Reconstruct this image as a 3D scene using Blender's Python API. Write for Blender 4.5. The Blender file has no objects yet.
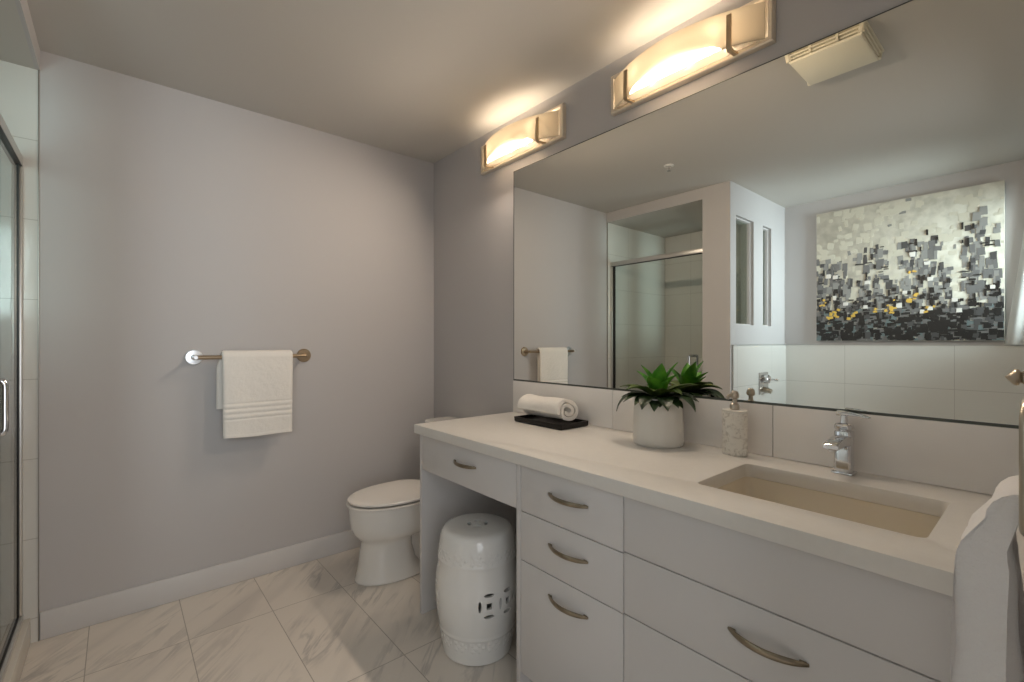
import bpy, bmesh, math, random
from mathutils import Vector, Matrix, noise

C = bpy.context.scene
COL = C.collection
PI = math.pi

# ------------------------------------------------------------------ camera, world, light, exposure
CAM = Vector((-1.628, -2.726, 1.23))
cam_data = bpy.data.cameras.new('camera')
cam = bpy.data.objects.new('camera', cam_data)
COL.objects.link(cam)
cam.location = CAM
cam.rotation_euler = (PI / 2, 0, -math.radians(40.43))
cam_data.sensor_width = 36.0
cam_data.lens = 463.0 / 1024.0 * 36.0
cam_data.shift_y = 1.5 / 1024.0
cam_data.clip_start = 0.02
C.camera = cam

world = bpy.data.worlds.new('world')
C.world = world
world.use_nodes = True
wbg = world.node_tree.nodes['Background']
wbg.inputs['Color'].default_value = (0.86, 0.93, 1.0, 1)
wbg.inputs['Strength'].default_value = 0.08


def area(name, loc, rot, sx, sy, power, color, spread=180):
    d = bpy.data.lights.new(name, 'AREA')
    d.shape = 'RECTANGLE'
    d.size, d.size_y = sx, sy
    d.energy = power
    d.color = color
    d.spread = math.radians(spread)
    o = bpy.data.objects.new(name, d)
    COL.objects.link(o)
    o.location = loc
    o.rotation_euler = rot
    return o


# daylight through the window over the tub (emits towards +Y)
area('window_daylight', (-2.54, -2.90, 1.75), (math.radians(90), 0, math.radians(7)), 0.75, 0.95, 16.0, (0.78, 0.92, 1.0), 85)
# daylight of the bedroom coming in through the open doorway behind the camera (emits towards +Y)
area('doorway_daylight', (-1.5, -3.6, 1.35), (math.radians(90), 0, 0), 1.6, 2.0, 23.0, (0.94, 0.97, 1.0))

BULB = 118.0
LAMP = 11.0

vs = C.view_settings
vs.view_transform = 'Standard'
vs.look = 'None'
vs.gamma = 1.0
vs.use_curve_mapping = False
vs.exposure = 0.14
try:
    C.cycles.use_denoising = True
    C.cycles.max_bounces = 10
    C.cycles.diffuse_bounces = 6
    C.cycles.glossy_bounces = 6
    C.cycles.transmission_bounces = 8
    C.cycles.sample_clamp_indirect = 6.0
    C.cycles.caustics_reflective = True
    C.cycles.caustics_refractive = False
except Exception:
    pass

# ------------------------------------------------------------------ materials


def new_mat(name):
    m = bpy.data.materials.new(name)
    m.use_nodes = True
    return m, m.node_tree, m.node_tree.nodes['Principled BSDF']


def mat(name, col, rough=0.5, metal=0.0, bump=None, coat=0.0, spec=0.5, var=0.0, sheen=0.0, vscale=3.0):
    m, t, b = new_mat(name)
    b.inputs['Base Color'].default_value = (*col, 1)
    b.inputs['Roughness'].default_value = rough
    b.inputs['Metallic'].default_value = metal
    b.inputs['Specular IOR Level'].default_value = spec
    if coat:
        b.inputs['Coat Weight'].default_value = coat
        b.inputs['Coat Roughness'].default_value = 0.05
    if sheen:
        b.inputs['Sheen Weight'].default_value = sheen
        b.inputs['Sheen Roughness'].default_value = 0.5
    tc = t.nodes.new('ShaderNodeTexCoord')
    if var:
        n = t.nodes.new('ShaderNodeTexNoise')
        n.inputs['Scale'].default_value = vscale
        n.inputs['Detail'].default_value = 4
        t.links.new(tc.outputs['Object'], n.inputs['Vector'])
        r = t.nodes.new('ShaderNodeValToRGB')
        r.color_ramp.elements[0].position = 0.3
        r.color_ramp.elements[1].position = 0.7
        r.color_ramp.elements[0].color = (*[c * (1 - var) for c in col], 1)
        r.color_ramp.elements[1].color = (*[min(1, c * (1 + var)) for c in col], 1)
        t.links.new(n.outputs['Fac'], r.inputs['Fac'])
        t.links.new(r.outputs['Color'], b.inputs['Base Color'])
    if bump:
        sc, st, di = bump
        n = t.nodes.new('ShaderNodeTexNoise')
        n.inputs['Scale'].default_value = sc
        n.inputs['Detail'].default_value = 3
        t.links.new(tc.outputs['Object'], n.inputs['Vector'])
        bp = t.nodes.new('ShaderNodeBump')
        bp.inputs['Strength'].default_value = st
        bp.inputs['Distance'].default_value = di
        t.links.new(n.outputs['Fac'], bp.inputs['Height'])
        t.links.new(bp.outputs['Normal'], b.inputs['Normal'])
    return m


PAINT = mat('wall paint', (0.52, 0.505, 0.505), 0.6, bump=(180, 0.05, 0.002), spec=0.3)
CEIL = mat('ceiling paint', (0.56, 0.54, 0.505), 0.75, bump=(120, 0.08, 0.002), spec=0.2)
TRIM = mat('trim paint', (0.64, 0.625, 0.62), 0.4)
CAB = mat('white cabinet lacquer', (0.63, 0.615, 0.61), 0.32, var=0.01)
KICK = mat('kick board', (0.5, 0.5, 0.51), 0.5)
COUNTER = mat('white quartz', (0.70, 0.68, 0.645), 0.3, var=0.015, vscale=60)
BSTILE = mat('backsplash tile', (0.84, 0.82, 0.80), 0.22, var=0.02, vscale=8)
WTILE = mat('glossy white wall tile', (0.70, 0.71, 0.68), 0.12, var=0.02, vscale=4)
GROUT = mat('grout', (0.40, 0.385, 0.36), 0.8)
CERAMIC = mat('white ceramic', (0.80, 0.78, 0.74), 0.08, coat=0.5)
STOOLC = mat('white glazed ceramic', (0.80, 0.80, 0.78), 0.1, coat=0.6, bump=(14, 0.10, 0.01))
SEATM = mat('toilet seat plastic', (0.82, 0.79, 0.75), 0.18)
BASIN = mat('bisque sink ceramic', (0.72, 0.66, 0.55), 0.15, coat=0.3)
CHROME = mat('chrome', (0.72, 0.73, 0.75), 0.07, 1.0)
ALU = mat('polished aluminium', (0.66, 0.65, 0.62), 0.32, 1.0)
SATIN = mat('satin chrome', (0.86, 0.88, 0.90), 0.3, 1.0)
NICKEL = mat('brushed nickel', (0.46, 0.41, 0.33), 0.3, 1.0)
BRONZE = mat('warm nickel', (0.46, 0.36, 0.25), 0.3, 1.0)
PULL = mat('antique nickel pull', (0.30, 0.255, 0.19), 0.28, 1.0, var=0.15, vscale=30)
FIXT = mat('satin nickel fixture', (0.88, 0.80, 0.68), 0.42, 1.0)
CLIPM = mat('clip nickel', (0.50, 0.40, 0.27), 0.32, 1.0)
BLACK = mat('black gasket', (0.012, 0.012, 0.012), 0.4)
DARK = mat('dark recess', (0.02, 0.02, 0.02), 0.7)
TRAYM = mat('black lacquer tray', (0.010, 0.008, 0.007), 0.35, spec=0.3)
POTM = mat('matte white pot', (0.76, 0.74, 0.69), 0.38, var=0.02)
SOIL = mat('soil', (0.03, 0.022, 0.015), 0.9, bump=(80, 0.8, 0.01))
VENTM = mat('ivory vent plastic', (0.84, 0.79, 0.63), 0.45)
WHITEPL = mat('white plastic', (0.8, 0.79, 0.77), 0.35)
TUBM = mat('white tub acrylic', (0.8, 0.8, 0.79), 0.12, coat=0.3)
BRASS = mat('brass underside', (0.55, 0.45, 0.16), 0.3, 1.0)
EDGE = mat('mirror edge', (0.10, 0.11, 0.10), 0.3, 0.6)
PUMPM = mat('pewter pump', (0.62, 0.56, 0.48), 0.28, 1.0)

m, t, b = new_mat('mirror silver')
b.inputs['Base Color'].default_value = (0.84, 0.84, 0.795, 1)
b.inputs['Metallic'].default_value = 1.0
b.inputs['Roughness'].default_value = 0.0
MIRROR = m


def terry(name, col):
    m, t, b = new_mat(name)
    b.inputs['Base Color'].default_value = (*col, 1)
    b.inputs['Roughness'].default_value = 0.95
    b.inputs['Sheen Weight'].default_value = 0.3
    b.inputs['Specular IOR Level'].default_value = 0.1
    tc = t.nodes.new('ShaderNodeTexCoord')
    n = t.nodes.new('ShaderNodeTexNoise')
    n.inputs['Scale'].default_value = 420
    n.inputs['Detail'].default_value = 2
    v = t.nodes.new('ShaderNodeTexNoise')
    v.inputs['Scale'].default_value = 45
    mx = t.nodes.new('ShaderNodeMath')
    mx.operation = 'MULTIPLY_ADD'
    mx.inputs[1].default_value = 0.5
    t.links.new(tc.outputs['Object'], n.inputs['Vector'])
    t.links.new(tc.outputs['Object'], v.inputs['Vector'])
    t.links.new(n.outputs['Fac'], mx.inputs[0])
    t.links.new(v.outputs['Fac'], mx.inputs[2])
    bp = t.nodes.new('ShaderNodeBump')
    bp.inputs['Strength'].default_value = 0.6
    bp.inputs['Distance'].default_value = 0.004
    t.links.new(mx.outputs[0], bp.inputs['Height'])
    t.links.new(bp.outputs['Normal'], b.inputs['Normal'])
    return m


TERRY = terry('white terry', (0.84, 0.81, 0.76))
TERRY2 = terry('white terry cool', (0.82, 0.80, 0.79))

# clear glass of the shower screen and the panes
def glass(name, tint, refl=0.08):
    m, t, b = new_mat(name)
    t.nodes.remove(b)
    out = t.nodes['Material Output']
    tr = t.nodes.new('ShaderNodeBsdfTransparent')
    tr.inputs['Color'].default_value = (*tint, 1)
    gl = t.nodes.new('ShaderNodeBsdfGlossy')
    gl.inputs['Roughness'].default_value = 0.02
    fr = t.nodes.new('ShaderNodeFresnel')
    fr.inputs['IOR'].default_value = 1.5
    mx = t.nodes.new('ShaderNodeMixShader')
    ge = t.nodes.new('ShaderNodeNewGeometry')      # only the entry face of the sheet reflects
    k = t.nodes.new('ShaderNodeMath')
    k.operation = 'MULTIPLY'
    inv = t.nodes.new('ShaderNodeMath')
    inv.operation = 'SUBTRACT'
    inv.inputs[0].default_value = 1.0
    t.links.new(ge.outputs['Backfacing'], inv.inputs[1])
    t.links.new(fr.outputs['Fac'], k.inputs[0])
    t.links.new(inv.outputs[0], k.inputs[1])
    t.links.new(k.outputs[0], mx.inputs['Fac'])
    t.links.new(tr.outputs[0], mx.inputs[1])
    t.links.new(gl.outputs[0], mx.inputs[2])
    t.links.new(mx.outputs[0], out.inputs['Surface'])
    return m


GLASS = glass('shower glass', (0.965, 0.975, 0.965))
PANE = glass('green pane glass', (0.86, 0.91, 0.87))

# frosted lamp glass: part clear, part translucent, part diffuse
def lamp_glass(name, clear, tcol):
    m, t, b = new_mat(name)
    t.nodes.remove(b)
    out = t.nodes['Material Output']
    tl = t.nodes.new('ShaderNodeBsdfTranslucent')
    tl.inputs['Color'].default_value = (*tcol, 1)
    df = t.nodes.new('ShaderNodeBsdfDiffuse')
    df.inputs['Color'].default_value = (*tcol, 1)
    tp = t.nodes.new('ShaderNodeBsdfTransparent')
    gg = t.nodes.new('ShaderNodeBsdfGlossy')
    gg.inputs['Roughness'].default_value = 0.15
    m1 = t.nodes.new('ShaderNodeMixShader')
    m1.inputs['Fac'].default_value = 0.3
    t.links.new(tl.outputs[0], m1.inputs[1])
    t.links.new(df.outputs[0], m1.inputs[2])
    m2 = t.nodes.new('ShaderNodeMixShader')
    m2.inputs['Fac'].default_value = clear
    t.links.new(m1.outputs[0], m2.inputs[1])
    t.links.new(tp.outputs[0], m2.inputs[2])
    m3 = t.nodes.new('ShaderNodeMixShader')
    m3.inputs['Fac'].default_value = 0.05
    t.links.new(m2.outputs[0], m3.inputs[1])
    t.links.new(gg.outputs[0], m3.inputs[2])
    t.links.new(m3.outputs[0], out.inputs['Surface'])
    return m


LAMPGLASS = lamp_glass('frosted lamp glass', 0.0, (0.74, 0.69, 0.60))
LAMPCLEAR = lamp_glass('clear lamp glass', 0.3, (0.50, 0.45, 0.38))

m, t, b = new_mat('lit bulb')
b.inputs['Base Color'].default_value = (0.9, 0.85, 0.75, 1)
b.inputs['Emission Color'].default_value = (1.0, 0.83, 0.64, 1)
b.inputs['Emission Strength'].default_value = BULB
BULBM = m

m, t, b = new_mat('sheer curtain')
t.nodes.remove(b)
out = t.nodes['Material Output']
df = t.nodes.new('ShaderNodeBsdfDiffuse')
df.inputs['Color'].default_value = (0.85, 0.85, 0.83, 1)
tl = t.nodes.new('ShaderNodeBsdfTranslucent')
tl.inputs['Color'].default_value = (0.85, 0.86, 0.86, 1)
mx = t.nodes.new('ShaderNodeMixShader')
mx.inputs['Fac'].default_value = 0.25
t.links.new(df.outputs[0], mx.inputs[1])
t.links.new(tl.outputs[0], mx.inputs[2])
t.links.new(mx.outputs[0], out.inputs['Surface'])
SHEER = m


def math_node(t, op, a=None, b=None, c=None):
    n = t.nodes.new('ShaderNodeMath')
    n.operation = op
    for i, v in enumerate((a, b, c)):
        if v is None:
            continue
        if isinstance(v, (int, float)):
            n.inputs[i].default_value = v
        else:
            t.links.new(v, n.inputs[i])
    return n.outputs[0]


def marble_floor():
    m, t, b = new_mat('marble floor tile')
    tc = t.nodes.new('ShaderNodeTexCoord')
    sp = t.nodes.new('ShaderNodeSeparateXYZ')
    t.links.new(tc.outputs['Object'], sp.inputs[0])
    u = math_node(t, 'DIVIDE', math_node(t, 'ADD', sp.outputs['X'], 1.4035 + 3.175), 0.3175)
    v = math_node(t, 'DIVIDE', math_node(t, 'ADD', sp.outputs['Y'], 0.402 + 6.61), 0.661)
    iu = math_node(t, 'FLOOR', u)
    iv = math_node(t, 'FLOOR', v)
    fu = math_node(t, 'FRACT', u)
    fv = math_node(t, 'FRACT', v)
    du = math_node(t, 'MULTIPLY', math_node(t, 'MINIMUM', fu, math_node(t, 'SUBTRACT', 1.0, fu)), 0.3175)
    dv = math_node(t, 'MULTIPLY', math_node(t, 'MINIMUM', fv, math_node(t, 'SUBTRACT', 1.0, fv)), 0.661)
    g = math_node(t, 'LESS_THAN', math_node(t, 'MINIMUM', du, dv), 0.0016)
    # one offset per tile
    cid = t.nodes.new('ShaderNodeCombineXYZ')
    t.links.new(iu, cid.inputs[0])
    t.links.new(iv, cid.inputs[1])
    wn = t.nodes.new('ShaderNodeTexWhiteNoise')
    wn.noise_dimensions = '2D'
    t.links.new(cid.outputs[0], wn.inputs['Vector'])
    off = t.nodes.new('ShaderNodeVectorMath')
    off.operation = 'SCALE'
    off.inputs['Scale'].default_value = 17.0
    t.links.new(wn.outputs['Color'], off.inputs[0])
    add = t.nodes.new('ShaderNodeVectorMath')
    t.links.new(tc.outputs['Object'], add.inputs[0])
    t.links.new(off.outputs[0], add.inputs[1])
    rot = t.nodes.new('ShaderNodeVectorRotate')
    rot.rotation_type = 'Z_AXIS'
    rot.inputs['Angle'].default_value = math.radians(-47)
    t.links.new(add.outputs[0], rot.inputs['Vector'])
    mp = t.nodes.new('ShaderNodeMapping')
    mp.inputs['Scale'].default_value = (1.6, 10.0, 1)
    t.links.new(rot.outputs[0], mp.inputs['Vector'])
    n1 = t.nodes.new('ShaderNodeTexNoise')
    n1.inputs['Scale'].default_value = 1.0
    n1.inputs['Detail'].default_value = 5
    n1.inputs['Roughness'].default_value = 0.6
    n1.inputs['Distortion'].default_value = 0.5
    t.links.new(mp.outputs[0], n1.inputs['Vector'])
    # veins = thin ridges where the stretched noise crosses 0.5
    r1 = math_node(t, 'ABSOLUTE', math_node(t, 'SUBTRACT', n1.outputs['Fac'], 0.5))
    ramp = t.nodes.new('ShaderNodeValToRGB')
    ramp.color_ramp.elements[0].position = 0.0
    ramp.color_ramp.elements[0].color = (1, 1, 1, 1)
    ramp.color_ramp.elements[1].position = 0.05
    ramp.color_ramp.elements[1].color = (0, 0, 0, 1)
    t.links.new(r1, ramp.inputs['Fac'])
    mask = t.nodes.new('ShaderNodeTexNoise')
    mask.inputs['Scale'].default_value = 3.2
    mask.inputs['Detail'].default_value = 2
    t.links.new(add.outputs[0], mask.inputs['Vector'])
    mr = t.nodes.new('ShaderNodeMapRange')
    mr.inputs['From Min'].default_value = 0.42
    mr.inputs['From Max'].default_value = 0.62
    t.links.new(mask.outputs['Fac'], mr.inputs['Value'])
    vein = math_node(t, 'MULTIPLY', ramp.outputs['Color'], mr.outputs[0])
    # soft grey clouds along the veins
    n2 = t.nodes.new('ShaderNodeTexNoise')
    n2.inputs['Scale'].default_value = 0.8
    n2.inputs['Detail'].default_value = 3
    t.links.new(mp.outputs[0], n2.inputs['Vector'])
    mr2 = t.nodes.new('ShaderNodeMapRange')
    mr2.inputs['From Min'].default_value = 0.52
    mr2.inputs['From Max'].default_value = 0.72
    t.links.new(n2.outputs['Fac'], mr2.inputs['Value'])
    cloud = math_node(t, 'MULTIPLY', mr2.outputs[0], 0.3)
    amt = math_node(t, 'MINIMUM', math_node(t, 'ADD', math_node(t, 'MULTIPLY', vein, 0.6), cloud), 1.0)
    mixc = t.nodes.new('ShaderNodeMix')
    mixc.data_type = 'RGBA'
    mixc.inputs[6].default_value = (0.72, 0.665, 0.60, 1)
    mixc.inputs[7].default_value = (0.36, 0.34, 0.325, 1)
    t.links.new(amt, mixc.inputs[0])
    mg = t.nodes.new('ShaderNodeMix')
    mg.data_type = 'RGBA'
    mg.inputs[7].default_value = (0.37, 0.335, 0.29, 1)
    t.links.new(g, mg.inputs[0])
    t.links.new(mixc.outputs[2], mg.inputs[6])
    t.links.new(mg.outputs[2], b.inputs['Base Color'])
    b.inputs['Roughness'].default_value = 0.28
    bp = t.nodes.new('ShaderNodeBump')
    bp.inputs['Strength'].default_value = 0.5
    bp.inputs['Distance'].default_value = 0.002
    bp.invert = True
    t.links.new(g, bp.inputs['Height'])
    t.links.new(bp.outputs['Normal'], b.inputs['Normal'])
    return m


FLOORM = marble_floor()


def tile_mat(name, col, grout, pu, pv, ou, ov, axis, w=0.0015, rough=0.1):
    """Wall tile grid: u runs along axis (0 = X, 1 = Y), v runs up."""
    m, t, b = new_mat(name)
    tc = t.nodes.new('ShaderNodeTexCoord')
    sp = t.nodes.new('ShaderNodeSeparateXYZ')
    t.links.new(tc.outputs['Object'], sp.inputs[0])
    u = math_node(t, 'FRACT', math_node(t, 'DIVIDE', math_node(t, 'ADD', sp.outputs[axis], 20 * pu - ou), pu))
    v = math_node(t, 'FRACT', math_node(t, 'DIVIDE', math_node(t, 'ADD', sp.outputs[2], 20 * pv - ov), pv))
    du = math_node(t, 'MULTIPLY', math_node(t, 'MINIMUM', u, math_node(t, 'SUBTRACT', 1.0, u)), pu)
    dv = math_node(t, 'MULTIPLY', math_node(t, 'MINIMUM', v, math_node(t, 'SUBTRACT', 1.0, v)), pv)
    g = math_node(t, 'LESS_THAN', math_node(t, 'MINIMUM', du, dv), w)
    mg = t.nodes.new('ShaderNodeMix')
    mg.data_type = 'RGBA'
    mg.inputs[6].default_value = (*col, 1)
    mg.inputs[7].default_value = (*grout, 1)
    t.links.new(g, mg.inputs[0])
    t.links.new(mg.outputs[2], b.inputs['Base Color'])
    b.inputs['Roughness'].default_value = rough
    bp = t.nodes.new('ShaderNodeBump')
    bp.inputs['Strength'].default_value = 0.4
    bp.inputs['Distance'].default_value = 0.002
    bp.invert = True
    t.links.new(g, bp.inputs['Height'])
    t.links.new(bp.outputs['Normal'], b.inputs['Normal'])
    return m


TCOL, TGR = (0.66, 0.655, 0.625), (0.47, 0.46, 0.43)
TILE_X = tile_mat('shower tile along x', TCOL, TGR, 0.66, 0.327, -2.2, 0.098, 0)
TILE_Y = tile_mat('shower tile along y', TCOL, TGR, 0.66, 0.327, -0.30, 0.098, 1)
TUB_Y = tile_mat('tub tile along y', TCOL, TGR, 0.655, 0.317, -1.603, 0.893, 1)
TUB_X = tile_mat('tub tile along x', TCOL, TGR, 0.655, 0.317, -2.62, 0.893, 0)

# marbled soap bottle
m, t, b = new_mat('marbled resin')
tc = t.nodes.new('ShaderNodeTexCoord')
n = t.nodes.new('ShaderNodeTexNoise')
n.inputs['Scale'].default_value = 55
n.inputs['Detail'].default_value = 8
n.inputs['Distortion'].default_value = 1.6
t.links.new(tc.outputs['Object'], n.inputs['Vector'])
r = t.nodes.new('ShaderNodeValToRGB')
r.color_ramp.elements[0].position = 0.34
r.color_ramp.elements[0].color = (0.60, 0.565, 0.51, 1)
r.color_ramp.elements[1].position = 0.50
r.color_ramp.elements[1].color = (0.82, 0.79, 0.73, 1)
t.links.new(n.outputs['Fac'], r.inputs['Fac'])
t.links.new(r.outputs['Color'], b.inputs['Base Color'])
b.inputs['Roughness'].default_value = 0.3
MARBLED = m

# leaves
def leaf_mat(name, c0, c1):
    m, t, b = new_mat(name)
    tc = t.nodes.new('ShaderNodeTexCoord')
    n = t.nodes.new('ShaderNodeTexNoise')
    n.inputs['Scale'].default_value = 26
    n.inputs['Detail'].default_value = 3
    t.links.new(tc.outputs['Object'], n.inputs['Vector'])
    r = t.nodes.new('ShaderNodeValToRGB')
    r.color_ramp.elements[0].position = 0.35
    r.color_ramp.elements[0].color = (*c0, 1)
    r.color_ramp.elements[1].position = 0.65
    r.color_ramp.elements[1].color = (*c1, 1)
    t.links.new(n.outputs['Fac'], r.inputs['Fac'])
    t.links.new(r.outputs['Color'], b.inputs['Base Color'])
    b.inputs['Roughness'].default_value = 0.38
    return m


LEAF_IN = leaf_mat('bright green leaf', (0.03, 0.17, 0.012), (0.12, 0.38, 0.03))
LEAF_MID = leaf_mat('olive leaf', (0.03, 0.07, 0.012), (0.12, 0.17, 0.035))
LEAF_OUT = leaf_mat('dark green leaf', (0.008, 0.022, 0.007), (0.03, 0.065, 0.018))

# ------------------------------------------------------------------ mesh helpers


def bm_new():
    return bmesh.new()


def add_box(bm, x0, x1, y0, y1, z0, z1, bev=0.0, seg=2, mi=0):
    b2 = bmesh.new()
    bmesh.ops.create_cube(b2, size=1.0)
    sx, sy, sz = abs(x1 - x0), abs(y1 - y0), abs(z1 - z0)
    for v in b2.verts:
        v.co = Vector(((x0 + x1) / 2 + v.co.x * sx, (y0 + y1) / 2 + v.co.y * sy, (z0 + z1) / 2 + v.co.z * sz))
    if bev:
        bmesh.ops.bevel(b2, geom=b2.edges[:], offset=min(bev, sx * .49, sy * .49, sz * .49), segments=seg, affect='EDGES', profile=0.5)
    merge(bm, b2, mi)


def merge(bm, b2, mi=0, mtx=None):
    vm = {}
    for v in b2.verts:
        vm[v] = bm.verts.new(mtx @ v.co if mtx else v.co)
    for f in b2.faces:
        try:
            nf = bm.faces.new([vm[v] for v in f.verts])
            nf.material_index = mi
            nf.smooth = f.smooth
        except ValueError:
            pass
    b2.free()


def add_loft(bm, rings, cap=True, closed=True, mi=0):
    """rings: list of lists of points, same count; joins consecutive rings."""
    vs_ = [[bm.verts.new(p) for p in r] for r in rings]
    n = len(vs_[0])
    for a, b_ in zip(vs_[:-1], vs_[1:]):
        for i in range(n if closed else n - 1):
            j = (i + 1) % n
            f = bm.faces.new((a[i], a[j], b_[j], b_[i]))
            f.material_index = mi
    if cap and closed:
        f = bm.faces.new(list(reversed(vs_[0])))
        f.material_index = mi
        f = bm.faces.new(vs_[-1])
        f.material_index = mi
    return vs_


def add_lathe(bm, prof, cx=0, cy=0, n=48, cap=True, mi=0):
    rings = []
    for r, z in prof:
        rings.append([(cx + max(r, 1e-4) * math.cos(2 * PI * i / n), cy + max(r, 1e-4) * math.sin(2 * PI * i / n), z) for i in range(n)])
    add_loft(bm, rings, cap, True, mi)


def add_tube(bm, pts, rad, n=12, cap=True, mi=0, flat=None):
    """Tube along pts; rad a number or list; flat = (a, b) scales along the two frame axes."""
    pts = [Vector(p) for p in pts]
    k = len(pts)
    rads = rad if isinstance(rad, (list, tuple)) else [rad] * k
    up = Vector((0, 0, 1))
    rings = []
    prev = None
    for i, p in enumerate(pts):
        d = (pts[min(i + 1, k - 1)] - pts[max(i - 1, 0)]).normalized()
        if prev is None:
            ref = up if abs(d.dot(up)) < 0.95 else Vector((1, 0, 0))
            s = d.cross(ref).normalized()
        else:
            s = (prev - d * prev.dot(d)).normalized()
        prev = s
        w = s.cross(d).normalized()
        fa, fb = flat if flat else (1, 1)
        rings.append([p + s * (rads[i] * fa * math.cos(2 * PI * j / n)) + w * (rads[i] * fb * math.sin(2 * PI * j / n)) for j in range(n)])
    add_loft(bm, rings, cap, True, mi)


def add_axis_lathe(bm, prof, origin, axis, n=32, mi=0):
    """Lathe turned round an axis: prof = (radius, distance along axis)."""
    b2 = bmesh.new()
    add_lathe(b2, prof, n=n)
    q = Vector((0, 0, 1)).rotation_difference(Vector(axis)).to_matrix().to_4x4()
    merge(bm, b2, mi, Matrix.Translation(origin) @ q)


def finish(bm, smooth_angle=35):
    bmesh.ops.recalc_face_normals(bm, faces=bm.faces[:])
    a = math.radians(smooth_angle)
    for f in bm.faces:
        f.smooth = True
    for e in bm.edges:
        if len(e.link_faces) == 2:
            e.smooth = e.calc_face_angle(0) < a
        else:
            e.smooth = False


def obj(name, bm, mats, parent=None, origin=None, smooth=35):
    """Link a bmesh given in world coordinates as ONE mesh object."""
    if origin is None:
        origin = parent_origin(parent) if parent else Vector((0, 0, 0))
    origin = Vector(origin)
    finish(bm, smooth)
    for v in bm.verts:
        v.co -= origin
    me = bpy.data.meshes.new(name)
    bm.to_mesh(me)
    bm.free()
    for m_ in (mats if isinstance(mats, (list, tuple)) else [mats]):
        me.materials.append(m_)
    o = bpy.data.objects.new(name, me)
    COL.objects.link(o)
    if parent:
        o.parent = parent
        o.location = origin - parent_origin(parent)
    else:
        o.location = origin
    return o


def parent_origin(p):
    loc = Vector((0, 0, 0))
    while p:
        loc += p.location
        p = p.parent
    return loc


def thing(name, label, cat, loc, group=None):
    o = bpy.data.objects.new(name, None)
    COL.objects.link(o)
    o.empty_display_size = 0.05
    o.location = loc
    o['label'] = label
    o['category'] = cat
    if group:
        o['group'] = group
    return o


def tag(o, label, cat, group=None, kind=None):
    o['label'] = label
    o['category'] = cat
    if group:
        o['group'] = group
    if kind:
        o['kind'] = kind
    return o


def struct(name, bm, mats, parent=None, smooth=35):
    o = obj(name, bm, mats, parent, smooth=smooth)
    if not parent:
        o['kind'] = 'structure'
    return o


def catmull(pts, k=8):
    P = [Vector(p) for p in pts]
    out_ = []
    for i in range(len(P) - 1):
        p0, p1, p2, p3 = P[max(i - 1, 0)], P[i], P[i + 1], P[min(i + 2, len(P) - 1)]
        for j in range(k):
            s = j / k
            out_.append(0.5 * ((2 * p1) + (p2 - p0) * s + (2 * p0 - 5 * p1 + 4 * p2 - p3) * s * s + (3 * p1 - p0 - 3 * p2 + p3) * s ** 3))
    out_.append(P[-1])
    return out_


# ------------------------------------------------------------------ the room
H = 2.44
XL = -1.872          # left wall face
XA = -2.95           # alcove (painting) wall face
YE = -2.75           # end wall face behind the camera
YS = -1.15           # shower side wall face, alcove side

bm = bm_new(); add_box(bm, -3.1, 0.12, -5.2, 0.12, -0.1, 0.0); struct('floor', bm, FLOORM)
bm = bm_new(); add_box(bm, -3.1, 0.12, -2.87, 0.12, H, H + 0.1); struct('ceiling', bm, CEIL)
bm = bm_new(); add_box(bm, -3.1, 0.12, 0, 0.12, 0, H); struct('wall_back', bm, PAINT)
bm = bm_new(); add_box(bm, 0, 0.12, -2.87, 0, 0, H); struct('wall_right', bm, PAINT)
bm = bm_new()
add_box(bm, -1.965, XL, YS, -0.934, 0, H)
add_box(bm, -1.885, XL, -0.934, 0, 2.352, H)
struct('wall_left', bm, PAINT)
# shower: ceiling, far wall, tile
bm = bm_new(); add_box(bm, XA, -1.885, -1.03, 0, 2.352, H); struct('ceiling_shower', bm, CEIL)
bm = bm_new(); add_box(bm, -3.1, XA, -2.87, 0, 0, H); struct('wall_alcove', bm, PAINT)
# side wall between shower and tub with two tall narrow openings
W2 = (-2.285, -1.968); W3 = (-2.64, -2.468); WZ = (1.368, 2.202)
bm = bm_new()
for x0, x1, z0, z1 in ((XA, W3[0], 0, H), (W3[1], W2[0], 0, H), (W2[1], -1.9655, 0, H),
                       (W3[0], W3[1], 0, WZ[0]), (W3[0], W3[1], WZ[1], H),
                       (W2[0], W2[1], 0, WZ[0]), (W2[0], W2[1], WZ[1], H)):
    add_box(bm, x0, x1, YS, -1.03, z0, z1)
struct('wall_shower', bm, PAINT)
for k, (x0, x1) in ((2, W2), (3, W3)):
    bm = bm_new()
    f_ = 0.009
    for a in ((x0, x0 + f_, WZ[0], WZ[1]), (x1 - f_, x1, WZ[0], WZ[1]), (x0 + f_, x1 - f_, WZ[0], WZ[0] + f_), (x0 + f_, x1 - f_, WZ[1] - f_, WZ[1])):
        add_box(bm, a[0], a[1], -1.125, -1.05, a[2], a[3], 0.002)
    w = struct('window_%d' % k, bm, TRIM)
    bm = bm_new(); add_box(bm, x0 + f_, x1 - f_, -1.10, -1.094, WZ[0] + f_, WZ[1] - f_)
    obj('pane', bm, PANE, w)
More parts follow.
